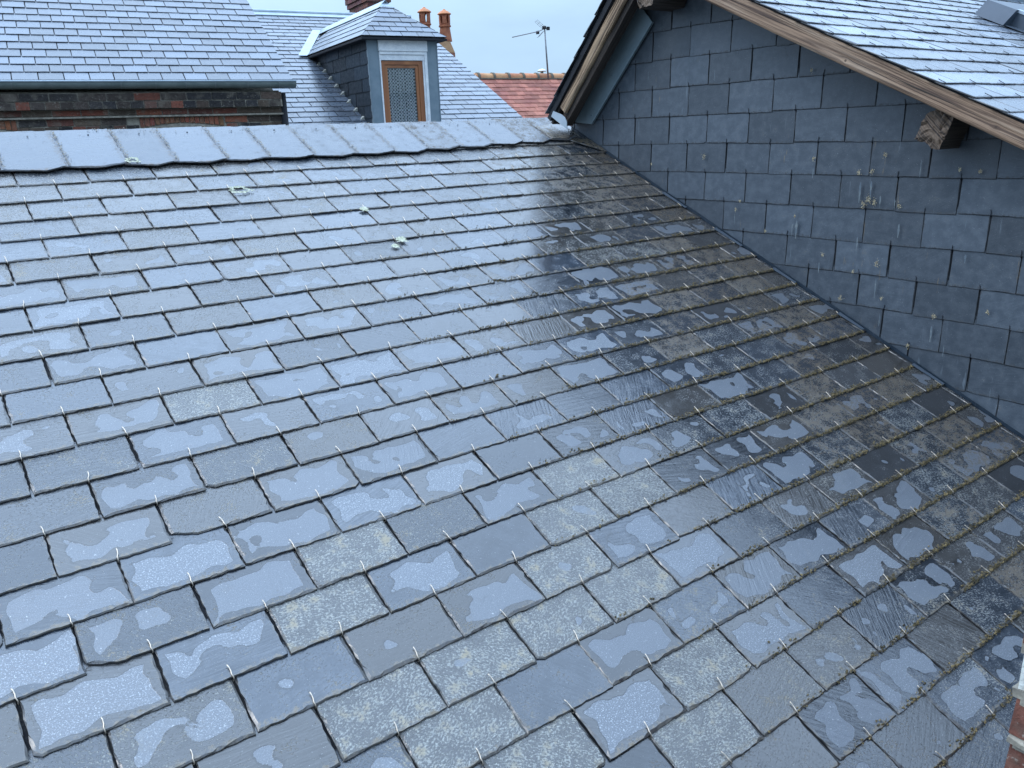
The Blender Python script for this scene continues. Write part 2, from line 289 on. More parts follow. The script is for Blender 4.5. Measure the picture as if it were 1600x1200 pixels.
# ------------------------------------------------------------------ mesh helpers
class MB:
    def __init__(s): s.v = []; s.f = []; s.uv = []; s.st = []; s.sa = []; s.sb = []; s.edge = []; s.tone = []; s.bcol = []; s.mi = []
    def face(s, idx, uv=None, st=None, sa=(0, 0, 0), sb=(0, .5, 0), edge=0.0, tone=0.5, bcol=(.3, .12, .08), mi=0):
        s.f.append(tuple(idx)); n = len(idx)
        s.uv.append(uv if uv else [(s.v[i][0], s.v[i][1]) for i in idx]); s.st.append(st if st else [(.5, .5)]*n)
        s.sa.append(sa); s.sb.append(sb); s.edge.append(edge); s.tone.append(tone); s.bcol.append(bcol); s.mi.append(mi)
    def add(s, vs): k = len(s.v); s.v.extend([tuple(x) for x in vs]); return k
    def box(s, x0, x1, y0, y1, z0, z1, jit=0.0, **k):
        j = lambda: rnd.uniform(-jit, jit)
        vs = [(x+j(), y+j(), z+j()) for x in (x0, x1) for y in (y0, y1) for z in (z0, z1)]
        b = s.add(vs)
        for q in ((0, 1, 3, 2), (4, 6, 7, 5), (0, 4, 5, 1), (2, 3, 7, 6), (0, 2, 6, 4), (1, 5, 7, 3)): s.face([b+i for i in q], **k)
    def tube(s, pts, r, seg=6, **k):
        pts = [Vector(p) for p in pts]; rings = []
        rr = r if isinstance(r, (list, tuple)) else [r]*len(pts)
        for i, p in enumerate(pts):
            d = (pts[min(i+1, len(pts)-1)] - pts[max(i-1, 0)]).normalized()
            a = d.cross(Vector((0, 0, 1))); a = a.normalized() if a.length > 1e-4 else Vector((1, 0, 0)); b2 = d.cross(a)
            rings.append(s.add([p + rr[i]*(a*math.cos(2*math.pi*q/seg) + b2*math.sin(2*math.pi*q/seg)) for q in range(seg)]))
        for i in range(len(rings)-1):
            for q in range(seg):
                s.face((rings[i]+q, rings[i]+(q+1) % seg, rings[i+1]+(q+1) % seg, rings[i+1]+q), **k)
        s.face([rings[0]+q for q in reversed(range(seg))], **k); s.face([rings[-1]+q for q in range(seg)], **k)
    def prism(s, poly, d, **k):
        """poly: 3-D points of one face, d: thickness vector"""
        d = Vector(d); n = len(poly); a = s.add(poly); b = s.add([Vector(p)+d for p in poly])
        s.face([a+i for i in range(n)], **k); s.face([b+i for i in reversed(range(n))], **k)
        for i in range(n): s.face((a+i, b+i, b+(i+1) % n, a+(i+1) % n), **k)
    def lathe(s, prof, c, seg=12, **k):
        rings = [s.add([(c[0]+r*math.cos(2*math.pi*q/seg), c[1]+r*math.sin(2*math.pi*q/seg), c[2]+z) for q in range(seg)]) for r, z in prof]
        for i in range(len(rings)-1):
            for q in range(seg): s.face((rings[i]+q, rings[i]+(q+1) % seg, rings[i+1]+(q+1) % seg, rings[i+1]+q), **k)
        s.face([rings[0]+q for q in reversed(range(seg))], **k); s.face([rings[-1]+q for q in range(seg)], **k)
    def mesh(s, name, mats, smooth=False):
        me = bpy.data.meshes.new(name); me.from_pydata(s.v, [], s.f)
        cnt = [len(f) for f in s.f]
        def uvl(nm, data):
            l = me.uv_layers.new(name=nm); l.data.foreach_set('uv', np.array([c for f in data for p in f for c in p[:2]], dtype=np.float32))
        uvl('uv', s.uv); uvl('st', s.st)
        def fa(nm, data, tp, key):
            a = me.attributes.new(nm, tp, 'CORNER')
            rep = np.repeat(np.array(data, dtype=np.float32), cnt, axis=0).ravel(); a.data.foreach_set(key, rep)
        if 'slate' in name or any('slate' in m.name for m in mats):
            fa('sa', s.sa, 'FLOAT_VECTOR', 'vector'); fa('sb', s.sb, 'FLOAT_VECTOR', 'vector'); fa('edge', s.edge, 'FLOAT', 'value')
        if any('tile' in m.name for m in mats): fa('tone', s.tone, 'FLOAT', 'value')
        if any('brick' in m.name for m in mats): fa('bcol', s.bcol, 'FLOAT_VECTOR', 'vector')
        for m in mats: me.materials.append(m)
        if len(mats) > 1: me.polygons.foreach_set('material_index', s.mi)
        if smooth: me.polygons.foreach_set('use_smooth', [True]*len(s.f))
        me.update(); return me
def part(name, mb, mat, parent=None, smooth=False, label=None):
    mats = [M[x] for x in mat] if isinstance(mat, (list, tuple)) else [M[mat]]
    o = bpy.data.objects.new(name, mb.mesh(name, mats, smooth)); COL.objects.link(o)
    if parent: o.parent = parent
    if label: o['label'] = label
    return o
def thing(name, label, cat, loc=(0, 0, 0), rz=0.0, group=None):
    o = bpy.data.objects.new(name, None); COL.objects.link(o); o.location = loc; o.rotation_euler = (0, 0, rz); o.empty_display_size = .2
    o['label'] = label; o['category'] = cat
    if group: o['group'] = group
    return o
def shift(mb, d):
    mb.v = [(x-d[0], y-d[1], z-d[2]) for x, y, z in mb.v]; return mb

# ------------------------------------------------------------------ slates
def clip(poly, planes):
    """poly [(x,y)], planes [(a,b,c)] keep a*x+b*y<=c"""
    for a, b, c in planes:
        outp = []; n = len(poly)
        for i in range(n):
            p, q = poly[i], poly[(i+1) % n]; fp, fq = a*p[0]+b*p[1]-c, a*q[0]+b*q[1]-c
            if fp <= 0: outp.append(p)
            if (fp < 0) != (fq < 0) and abs(fp-fq) > 1e-12:
                t = fp/(fp-fq); outp.append((p[0]+t*(q[0]-p[0]), p[1]+t*(q[1]-p[1])))
        poly = outp
        if len(poly) < 3: return []
    return poly
def area(p): return abs(sum(p[i][0]*p[(i+1) % len(p)][1]-p[(i+1) % len(p)][0]*p[i][1] for i in range(len(p))))/2
def slate(mb, O, U, V, NN, poly, x0, x1, yb, e, t, hb, slope, info, rag, step, lift=0.0, tilt=0.0):
    """one slate: poly in (x, y) with y down the slope; top surface height = hb + slope*(y-yb)"""
    n = len(poly); pts = []; tags = []
    cx = sum(p[0] for p in poly)/n; cyy = sum(p[1] for p in poly)/n
    for i in range(n):
        p, q = poly[i], poly[(i+1) % n]; d = math.hypot(q[0]-p[0], q[1]-p[1])
        vis = max(p[1], q[1]) > yb-e*1.3
        k = max(1, int(d/(step if vis else 10)))
        for j in range(k):
            tt = j/k; x, y = p[0]+(q[0]-p[0])*tt, p[1]+(q[1]-p[1])*tt
            if y > yb-e*1.3 and rag:
                x += rnd.uniform(-1, 1)*rag*0.35; y += rnd.uniform(-1, 1)*rag*0.35
            pts.append((x, y))
    m_ = len(pts)
    def H(x, y): return hb + slope*(y-yb) + lift + tilt*(x-cx)
    def W(x, y, h): return O + U*x + V*y + NN*h
    ox, oy = info['off']; wd = x1-x0
    def UVp(p): return (p[0]+ox, p[1]+oy)
    def STp(p): return ((p[0]-x0)/wd, (yb-p[1])/e)
    inner = []
    run = rnd.uniform(0.3, 1.0)
    for i in range(m_):
        if rnd.random() < 0.35: run = rnd.uniform(0.15, 1.0)**2 * 1.6
        x, y = pts[i]; dx, dy = cx-x, cyy-y; L = math.hypot(dx, dy)
        # move inwards along each axis so corners keep their shape
        b = rag*run + 0.0006
        mx = b*(1 if dx > 0 else -1) if abs(dx) > (wd*0.5-0.006 if True else 0) or abs(abs(x-x0) ) < .01 or abs(x-x1) < .01 else 0
        my = b*(1 if dy > 0 else -1) if abs(y-yb) < 0.012 or y < yb-e*2 else 0
        if mx == 0 and my == 0: mx, my = dx/L*b, dy/L*b
        inner.append((x+mx, y+my))
    a = mb.add([W(x, y, H(x, y)) for x, y in inner])
    o_ = mb.add([W(x, y, H(x, y)-t*rnd.uniform(.35, .6)) for x, y in pts])
    c_ = mb.add([W(x, y, H(x, y)-t) for x, y in pts])
    kw = dict(sa=info['sa'], sb=info['sb'])
    mb.face([a+i for i in range(m_)], uv=[UVp(p) for p in inner], st=[STp(p) for p in inner], **kw)
    for i in range(m_):
        j = (i+1) % m_
        if max(pts[i][1], pts[j][1]) < yb-e*1.25: continue
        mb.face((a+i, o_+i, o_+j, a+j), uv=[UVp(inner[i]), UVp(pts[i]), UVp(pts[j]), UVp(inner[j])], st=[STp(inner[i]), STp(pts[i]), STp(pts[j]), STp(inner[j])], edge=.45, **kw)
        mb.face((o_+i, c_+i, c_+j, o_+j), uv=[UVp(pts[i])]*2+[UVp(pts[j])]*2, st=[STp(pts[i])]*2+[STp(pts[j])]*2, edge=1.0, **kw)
    return H
def field(mb, O, U, V, w, e, L, t, rows, planes, info, gap=.003, rag=.004, step=.014, joint=lambda r: 0 if r % 2 else .5, xr=(-6, 14), jit=.003, hooks=None, vis=None, lift=.0008, corner=0.06, notch={}):
    NN = U.cross(V).normalized()
    if NN.z < 0 and abs(NN.z) > .01: NN = -NN
    if abs(NN.z) <= .01 and NN.x > 0: NN = -NN
    slope = 3*t/L
    for r in rows:
        j = joint(r); c = math.floor(xr[0]/w-j)
        while (c+j)*w < xr[1]:
            x0, x1 = (c+j)*w, (c+1+j)*w; c += 1
            yb = r*e + rnd.uniform(-1, 1)*jit*.7
            g = gap*rnd.uniform(.5, 1.5); a, b = x0+g/2+rnd.uniform(-1, 1)*jit*.5, x1-g/2+rnd.uniform(-1, 1)*jit*.5
            poly = [(a, yb-L), (b, yb-L), (b, yb+rnd.uniform(-1, 1)*jit*.5), (a, yb+rnd.uniform(-1, 1)*jit*.5)]
            key = (r, round((c-.5+j)*2)/2)
            cr1 = rnd.random()
            nk = notch.get(key)
            if nk == 'L' or (nk is None and cr1 < corner):
                k1, k2 = (.05, .022) if nk else (rnd.uniform(.006, .02), rnd.uniform(.005, .012))
                poly = poly[:3] + [(a+k1, yb), (a, yb-k2)]
            elif nk == 'R' or (nk is None and cr1 < 2*corner):
                k1, k2 = (.045, .02) if nk else (rnd.uniform(.006, .02), rnd.uniform(.005, .012))
                poly = poly[:2] + [(b, yb-k2), (b-k1, yb), poly[3]]
            poly = clip(poly, planes)
            if len(poly) < 3 or area(poly) < .0008: continue
            if max(p[1] for p in poly) < yb-e*1.0: continue
            i_ = info(key, (x0+x1)/2, r)
            lf = rnd.uniform(-1, 1)*lift
            H = slate(mb, O, U, V, NN, poly, x0, x1, yb, e, t, 3*t, slope, i_, rag, step, lf, rnd.uniform(-1, 1)*lift*6)
            if hooks is not None:
                xc = (x0+x1)/2
                if all(A*xc+B*yb <= C for A, B, C in planes): hooks.append((O+U*xc+V*yb+NN*(3*t+lf), xc, r))
    return NN
def hook_mesh(mat, r=.0012, ln=.0235, s=1.0, name='hook'):
    mb = MB()   # local: x across, y down the slope, z out of the roof
    pts = [(0, -.004, -.012), (0.0002, .0035, -.010), (.0004, .0045, -.003), (0, .0025, .0018), (-.0008, -.004, .0024), (.0006, -ln*.45, .0022), (.0004, -ln*.8, .0030), (-.0012, -ln, .0042)]
    mb.tube([Vector(p)*s for p in pts], r*s, 6); return mb
def to_px(P):
    z = P.dot(FW)
    return (800+FPX*P.dot(RT2)/z, 600-FPX*P.dot(UP2)/z, z) if z > .05 else (-9e9, 0, z)
def put_hooks(hooks, U, V, NN, mat, parent, limit=100, mk=None):
    """the largest 'limit' hooks in view as parts that share one mesh, the others as one stuff part"""
    mb0 = mk or hook_mesh(mat); me = mb0.mesh('hook', [M[mat]], True)
    VV = -(NN.cross(U)) if (-(NN.cross(U))).dot(V) > 0 else NN.cross(U)
    vis = []
    for P, xc, r in hooks:
        x, y, z = to_px(P); vis.append((0 if (-15 < x < 1615 and -15 < y < 1215) else 1, P.length, P))
    vis.sort(key=lambda q: (q[0], q[1]))
    rest = MB(); pl = parent.matrix_world
    for k, (o, d, P) in enumerate(vis):
        a = rnd.uniform(-.22, .22); ca, sa_ = math.cos(a), math.sin(a); sc_ = rnd.uniform(.85, 1.1)
        u2 = U*ca + VV*sa_; v2 = VV*ca - U*sa_
        m4 = Matrix((u2*sc_, v2*sc_, NN*sc_)).transposed().to_4x4(); m4.translation = P
        if k < limit and not o:
            ob = bpy.data.objects.new('hook', me); COL.objects.link(ob); ob.parent = parent
            loc = Matrix.Translation(-parent.location) @ m4; ob.matrix_local = loc
        else:
            b = rest.add([(m4 @ Vector(p)) - parent.location for p in mb0.v])
            for f in mb0.f: rest.face([b+i for i in f])
    if rest.v:
        o = part('hook_rows', rest, mat, parent, True); o['kind'] = 'stuff'
def off(): return (rnd.uniform(0, 40), rnd.uniform(0, 40))

# ================================================================== GROUND
gm_ = MB(); b0 = gm_.add([(-900, -900, -5.2), (900, -900, -5.2), (900, 900, -5.2), (-900, 900, -5.2)]); gm_.face([b0, b0+1, b0+2, b0+3])
go = part('ground', gm_, 'ground'); go['kind'] = 'structure'

# ================================================================== NEAR ROOF
TH = .42683; W1 = .22; E1 = .11919; O1 = Vector((.41343, 3.17696, -.10922)); XW = 3.44701
KG = .8616; XN = XW*KG      # gable scaled about the camera by KG; XN is its wall in metres
U1 = Vector((1, 0, 0)); V1 = Vector((0, -math.cos(TH), -math.sin(TH))); N1 = Vector((0, -math.sin(TH), math.cos(TH))); O1 = O1 - N1*.0165
near = thing('slate_roofed_house', 'old wet slate roof with steel hooks in the foreground, sloping towards the viewer', 'house', (1.0, 1.8, -5.2))
bx = near.location
GRAN = {(11,.5),(14,0),(14,8),(16,1),(16,4),(16,7),(17,-1.5),(17,.5),(17,3.5),(17,4.5),(18,3),(18,7),(18,8),(18,10),(19,.5),(19,1.5),(19,2.5),(19,3.5),(20,1),(20,9),(21,1.5),(21,3.5),(21,4.5),(21,6.5),(22,3),(23,7.5)}
BROWN = {(1,10.5),(2,11),(3,10.5),(3,11.5),(4,10),(5,9.5),(8,10),(9,10.5),(10,11),(11,8.5),(11,10.5),(13,7.5),(13,10.5),(16,9),(17,8.5),(17,10.5),(19,10.5),(23,8.5)}
DARK = {(9,1.5),(11,7.5),(12,9),(16,8),(16,12),(18,11),(19,8.5),(20,3),(21,10.5)}
STREAK = {(10,6),(11,5.5),(13,2.5),(14,0),(14,2),(14,4),(14,6),(15,5.5),(18,6),(19,6.5),(20,5),(20,7),(22,6)}
PATCH = {(6,-1),(7,-.5),(9,1.5),(9,7.5),(10,1),(11,1.5),(11,2.5),(11,3.5),(11,7.5),(12,0),(12,3),(12,6),(13,-.5),(13,5.5),(14,1),(14,2),(15,-1.5),(15,-.5),(15,.5),(15,1.5),(15,7.5),(16,-2),(16,0),(16,3),(17,-1.5),(17,1.5),(18,2),(18,4),(18,7),(19,4.5),(20,3),(20,5),(20,6),(20,8),(21,2.5),(21,4.5),(21,6.5),(21,7.5),(23,4.5),(23,5.5)}
def info_near(key, xc, r):
    u = key[1]
    gran = rnd.choice([.1, .2, .3, .4, .55]); streak = rnd.choice([0, .1, .3, .5, .8]); brown = 0.0
    pam = rnd.choice([0, .2, .45, .6, .75]) if r > 5 else rnd.choice([0, .2, .4]); val = rnd.random()
    if r <= 3: gran = max(gran, .45)
    east = max(0, min(1, (u-6.5)/4))
    if rnd.random() < .45*east: brown = rnd.uniform(.3, .9)
    if rnd.random() < .5*east: gran = rnd.uniform(.35, .6)
    if u > 7 and r < 22: val *= .55  # darker base beside the gable: the wall's dark reflection put into the colour
    if r <= 5 and u > 9: brown = rnd.uniform(.4, 1); pam = 0
    if key in GRAN: gran = 1.0 if u < 6.6 else .5; pam *= .3; val = .8 if u < 6.6 else .3  # speckled slates toned down there too, to keep the painted reflection dark
    if key in BROWN: brown = 1.0; pam = .1; gran = .6
    if key in DARK: val = .05; gran = 0; streak = 0; brown = 0; pam = .5
    if key in STREAK: streak = 1.0; gran *= .4
    if key in PATCH: pam = rnd.uniform(.8, 1.0); gran = min(gran, .2)
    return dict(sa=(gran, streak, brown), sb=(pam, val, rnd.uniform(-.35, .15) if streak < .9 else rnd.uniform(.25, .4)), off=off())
mb = MB(); hk = []
NOTCH = {(16, -1): 'L', (6, 7): 'R', (14, 0): 'L', (8, 6): 'L'}
XWL = XN-O1.x      # wall position in roof x
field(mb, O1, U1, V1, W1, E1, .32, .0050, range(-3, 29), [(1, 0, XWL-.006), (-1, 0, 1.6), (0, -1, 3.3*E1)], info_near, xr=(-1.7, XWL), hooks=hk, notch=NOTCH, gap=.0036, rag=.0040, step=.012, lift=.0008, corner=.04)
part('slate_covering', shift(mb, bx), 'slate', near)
hk = [h for h in hk if h[2] >= 0 and h[1] < XWL-.01]
near.location = bx
put_hooks(hk, U1, V1, N1, 'steel', near)

def rp(x, y, h=0): return O1 + U1*x + V1*y + N1*h     # roof coordinates in metres
# body and deck under the slates
mb = MB(); mb.prism([rp(-1.65, -.40, -.012), rp(XWL-.004, -.40, -.012), rp(XWL-.004, 3.42, -.012), rp(-1.65, 3.42, -.012)], -N1*.03)
bk = [rp(-1.65, -.40, -.012), rp(-1.65, -.40, -.012)+Vector((0, 3.2, -1.5)), rp(XWL-.004, -.40, -.012)+Vector((0, 3.2, -1.5)), rp(XWL-.004, -.40, -.012)]
mb.prism(bk, (0, 0, -.03)); part('deck', shift(mb, bx), 'dark', near)
mb = MB(); xl, xr_ = O1.x-1.5, XN-.01; yf, yb_ = rp(0, 3.3).y, 6.4; zf, zb = rp(0, 3.3).z-.08, -1.5
prof = [(yf, -5.2), (yf, zf), (3.56, .0), (yb_, zb), (yb_, -5.2)]
mb.prism([(xl, y, z) for y, z in prof], (xr_-xl, 0, 0)); part('wall', shift(mb, bx), 'plaster', near)
# back slope: simple slates so a side view still shows a roof
mb = MB(); VB = Vector((0, math.cos(TH), -math.sin(TH))); OB = rp(0, -3.35*E1, .005)
field(mb, OB, U1, VB, W1, E1*1.4, .32, .006, range(0, 16), [(1, 0, XWL-.006), (-1, 0, 1.6), (0, -1, 0)], lambda k, x, r: dict(sa=(.3, .3, 0), sb=(.2, rnd.random(), 0), off=off()), xr=(-1.7, XWL), step=.2, rag=.002)
part('back_slates', shift(mb, bx), 'slate', near)
# ridge slates
RU = [-8.0, -7.1, -6.2, -5.3, -4.4, -3.5, -2.6, -1.6, -.65, .27, 1.18, 1.95, 2.82, 3.6, 4.47, 5.35, 6.21, 7.02, 7.86, 8.76, 9.62, 10.48, 11.3]
mb = MB(); nails = MB(); dirt_and_shade = MB()
NR = (Vector((0, 1, 0)).cross(Vector((1, 0, 0)))).normalized()
for i in range(len(RU)-1):
    a, b = RU[i]*W1, RU[i+1]*W1
    if b < -1.6: continue
    vb = (-.90 if RU[i] < 6 else -.90-.1*(RU[i]-6)**1.0)*E1
    vb2 = (-.90 if RU[i+1] < 6 else -.90-.1*(RU[i+1]-6))*E1
    top = -3.45*E1
    if i >= len(RU)-3: top = -3.6*E1
    w_ = b-a; poly = [(a-.012, top), (b+.004, top), (b+.002, vb2+rnd.uniform(-.003, .003)), (a+w_*rnd.uniform(.5, .68), max(vb, vb2)+rnd.uniform(.020, .028)), (a-.012, vb+.004)]
    g_ = .35 if RU[i] < 2.5 else .6; br = .0 if rnd.random() < .4 else .25
    if RU[i] > 9.6: br = .9
    if 5.6 <= RU[i] < 9.6: br = rnd.choice([.2, .4, .6])
    if 3 < RU[i] < 5.6: br = .35
    slate(mb, O1, U1, V1, N1, poly, a, b, vb+.02, .31, .006, .0245+.0015*(i % 2), .004, dict(sa=(g_*rnd.uniform(.2, .6), .15, br), sb=(0, rnd.uniform(.5, 1), rnd.uniform(-.1, .1)), off=off()), .004, .014, 0, .012)
    if RU[i] < 10: nails.lathe([(.003, 0), (.0028, .002), (.001, .003)], rp(a+w_*.62, top+.055, .026), 6)
    # crumbly debris along each lap
    for q in range(110):
        yy = rnd.uniform(top+.01, vb); sp_ = rnd.gauss(0, .006); rr = rnd.uniform(.0012, .0032)
        P = rp(b+.006+abs(sp_), yy, .0285); k0 = dirt_and_shade.add([P+Vector((rr*rnd.uniform(.5, 1.5)*c_, rr*rnd.uniform(.5, 1.5)*s_, rr*zz)) for c_, s_, zz in ((1, 0, 0), (0, 1, .1), (-1, 0, 0), (0, -1, -.1), (0, 0, .8))])
        for f in ((0, 1, 4), (1, 2, 4), (2, 3, 4), (3, 0, 4)): dirt_and_shade.face([k0+z for z in f])
for q in range(900):       # grit on the crest
    x = rnd.uniform(-1.5, 11*W1); yy = -3.43*E1 + abs(rnd.gauss(0, .03)); 
    if mnoise.noise(Vector((x*4, yy*8, 3))) < -.05: continue
    rr = rnd.uniform(.001, .0028); P = rp(x, yy, .0285)
    k0 = dirt_and_shade.add([P+Vector((rr*c_, rr*s_, rr*zz)) for c_, s_, zz in ((1, 0, 0), (0, 1, .1), (-1, 0, 0), (0, -1, -.1), (0, 0, .8))])
    for f in ((0, 1, 4), (1, 2, 4), (2, 3, 4), (3, 0, 4)): dirt_and_shade.face([k0+z for z in f])
rc = part('ridge_slates', shift(mb, bx), 'ridge', near)
o = part('nail_heads', shift(nails, bx), 'blackhook', rc); o['kind'] = 'stuff'
o = part('debris', shift(dirt_and_shade, bx), 'mortar', rc); o['kind'] = 'stuff'
# closing slates where the ridge meets the wall
mb = MB()
for poly, hb, br in (([(10.45*W1, -2.6*E1), (11.3*W1, -2.9*E1), (11.45*W1, -1.95*E1), (11.2*W1, -1.55*E1), (10.95*W1, -1.25*E1), (10.50*W1, -1.35*E1)], .029, .9),
                     ([(11.1*W1, -3.4*E1), (XWL-.004, -3.4*E1), (XWL-.004, .05*E1), (11.0*W1, -1.2*E1)], .0225, .0)):
    slate(mb, O1, U1, V1, N1, poly, 11*W1, 13*W1, -1.2*E1, .3, .005, hb, .002, dict(sa=(.2, .2, br), sb=(0, .3, 0), off=off()), .003, .016)
part('closing_slates', shift(mb, bx), 'slate', near)
# abutment strip, coloured dark for the shadow line at the wall foot, and soakers
mb = MB()
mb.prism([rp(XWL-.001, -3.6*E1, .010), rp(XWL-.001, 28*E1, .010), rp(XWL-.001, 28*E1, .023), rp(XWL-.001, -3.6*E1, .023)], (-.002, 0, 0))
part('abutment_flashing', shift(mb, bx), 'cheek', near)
for k in range(1, 27, 3):
    if rnd.random() < .75:
        mb = MB()
        y0 = (k-.1)*E1; y1 = y0+E1*rnd.uniform(.7, 1.4); mb.prism([rp(XWL-.030, y0, .0185), rp(XWL-.012, y0, .0205), rp(XWL-.012, y1, .0215), rp(XWL-.022, y1, .0195)], -N1*.002); part('soaker', shift(mb, bx), 'flash_grey', near)
# moss along lower edges
mb = MB()
for P, xc, r in hk:
    u = xc/W1; dens = max(0, min(1, (u-3.0)/5.0))*max(0.15, min(1, (r-3)/7.0))
    if P.x > XN-.02: continue
    for q in range(int(170*dens)):
        x = xc + rnd.uniform(-.5, .5)*W1; nn = mnoise.noise(Vector((x*16, r*7.3, 0)))
        if nn < .10-.45*dens or x > XWL-.01: continue
        dy = -abs(rnd.gauss(0, .0065+.008*max(0, nn))) + .002; rr = rnd.uniform(.0010, .0030)
        C = rp(x, r*E1+dy, .0163-.003*(dy > .0)); s1, s2 = rnd.uniform(.7, 1.6), rnd.uniform(.7, 1.4); a0 = rnd.uniform(0, 3)
        k0 = mb.add([C+U1*(rr*s1*math.cos(a0+z*1.57))+V1*(rr*s2*math.sin(a0+z*1.57)) for z in range(4)]+[C+N1*rr*rnd.uniform(.8, 1.8)+U1*rnd.uniform(-1, 1)*rr])
        for f in ((0, 1, 4), (1, 2, 4), (2, 3, 4), (3, 0, 4)): mb.face([k0+z for z in f])
o = part('moss', shift(mb, bx), 'moss', near); o['kind'] = 'stuff'
# lichen rosettes
for (u, v, rad, ring) in ((2.65, 1.22, .042, True), (4.47, 3.05, .026, False), (4.61, 5.08, .034, False), (4.40, 5.42, .022, False), (1.28, -1.05, .032, True)):
    mb = MB(); hgt = .0175 if v > -.5 else .027
    for q in range(260):
        a = rnd.uniform(0, 2*math.pi); d = rad*(rnd.uniform(.62, 1) if ring else math.sqrt(rnd.random())*rnd.uniform(.5, 1)); d *= .8+.5*mnoise.noise(Vector((math.cos(a)*2, math.sin(a)*2, u)))
        rr = rnd.uniform(.0014, .0034); C = rp(u*W1+d*math.cos(a), v*E1+d*.75*math.sin(a), hgt+.001)
        k0 = mb.add([C+U1*rr*math.cos(z*1.257+a)+V1*rr*math.sin(z*1.257+a) for z in range(5)]+[C+N1*rr*.7])
        for z in range(5): mb.face((k0+z, k0+(z+1) % 5, k0+5))
    part('lichen', shift(mb, bx), 'lichen', near)

# ================================================================== GABLE HOUSE
gab = thing('gable_house', 'house with blue grey slate clad gable wall and weathered wooden bargeboards, rising on the right', 'house', (5.2, 2.6, -5.2))
bg_ = gab.location.copy()
WY, WW, WE, WZ = 3.45248, .26572, .14657, .49715
APY, APZ = 3.278, .90; TR = math.atan(.464); TL = R(47.7)
OW = Vector((XW+.0105, WY, WZ)); UW = Vector((0, -1, 0)); VW = Vector((0, 0, -1))
# wall coords: x = WY - y ; yv = WZ - z
ax, az_ = WY-APY, WZ-APZ
# keep below right slope: z <= APZ-.05-.464*(APY-y)  ->  WZ-yv <= APZ-.05-.464*(x-ax)
planes = [(.464, -1, APZ-.045-WZ+.464*ax), (-math.tan(TL), -1, APZ-.06-WZ-math.tan(TL)*ax)]
# keep above the near roof plane (plus its hidden margin)
zr0 = (O1.z - .03)/KG; planes.append((-math.tan(TH), 1, WZ - zr0 - math.tan(TH)*(WY-O1.y/KG) + .05))
planes.append((-1, 0, 1.2)); planes.append((1, 0, 5.4))
wh = []
mb = MB()
def info_wall(key, xc, r):
    return dict(sa=(rnd.uniform(0, .15), rnd.uniform(.05, .3), 0), sb=(0, rnd.uniform(.3, .75), rnd.uniform(-.2, .2)), off=off())
mb_w = MB()
field(mb_w, OW, UW, VW, WW, WE, .36, .0035, range(-5, 24), planes, info_wall, joint=lambda r: 0.5 if r % 2 else 0., xr=(-1.4, 5.1), hooks=wh, gap=.0035, rag=.0022, step=.03, jit=.004, lift=.0009, corner=.03)
gw = part('slate_cladding', shift(mb_w, bg_), 'wall_slate', gab)
put_hooks([h for h in wh if h[0].z > (O1.z+.02)/KG+(h[0].y-O1.y/KG)*math.tan(TH)], UW, VW, Vector((-1, 0, 0)), 'blackhook', gab, mk=hook_mesh('blackhook', .0016, .024))
def ray(x, y): return FW + RT2*((x-800)/FPX) - UP2*((y-600)/FPX)
def wall_at(x, y, xw=XW-.0135): d = ray(x, y); return d*(xw/d.x)
# rusty spots and lichen crumbs with drips on the cladding
mb = MB(); dr = MB()
for (x, y, s) in ((1272,248,1),(1383,243,1),(1342,270,1),(1362,268,.9),(1357,312,1.5),(1349,320,1.4),(1366,316,1.2),(1405,322,.9),(1156,314,.8),(1285,398,.9),(1196,361,.7),(1370,412,1.2),(1313,466,1.1),(1377,466,.8),(1459,494,1.1),(1543,487,.8),(1418,540,1.0),(1018,256,.7),(1100,245,1.2),(1242,338,.7),(1268,110,.7),(1333,424,.7),(1500,265,.7),(1532,268,.9),(1150,328,.8)):
    C = wall_at(x, y)
    for q in range(int(40*s)):
        rr = rnd.uniform(.0008, .0022); P = C + Vector((-.001, rnd.gauss(0, .0048*s), rnd.gauss(0, .0062*s)))
        k0 = mb.add([P+Vector((0, rr*math.cos(z*1.257), rr*math.sin(z*1.257))) for z in range(5)]+[P+Vector((-rr*.8, 0, 0))])
        for z in range(5): mb.face((k0+z, k0+(z+1) % 5, k0+5))
part('lichen_spots', shift(mb, bg_), 'lichen_spot' if 'lichen_spot' in M else 'lichen', gab)['kind'] = 'stuff'
M['drip'] = mat_basic('mineral_drip', (0.085, 0.115, 0.145), (0.16, 0.19, 0.20), 40, 0.7, bump=.1)
mb = MB()
for (x, y, L_, w_) in ((1345,285,.09,.012),(1362,283,.07,.010),(1245,345,.085,.016),(1238,350,.06,.008),(1340,370,.08,.007),(1369,435,.09,.007),(1456,510,.07,.012),(1280,410,.05,.010),(1440,250,.07,.005),(1399,310,.05,.005),(1376,306,.05,.005),(1271,262,.05,.006),(1509,398,.035,.010),(1148,335,.05,.005),(1117,110,.05,.004),(1013,112,.05,.004),(1475,540,.06,.004),(1375,490,.06,.005),(1405,350,.06,.010)):
    a, b = wall_at(x, y), wall_at(x, y)
    n_ = 9; vs = []
    for k in range(n_+1):
        t_ = k/n_; ww = w_*(.35+.65*math.sin(math.pi*min(1, t_*1.15+.05)))*rnd.uniform(.55, 1.1)*.5
        for sg in (-1, 1): vs.append(a+Vector((-.0006, sg*ww+rnd.uniform(-.0008, .0008), -L_*t_)))
    k0 = mb.add(vs)
    for k in range(n_): mb.face((k0+2*k, k0+2*k+1, k0+2*k+3, k0+2*k+2))
part('mineral_drips', shift(mb, bg_), 'drip', gab)['kind'] = 'stuff'
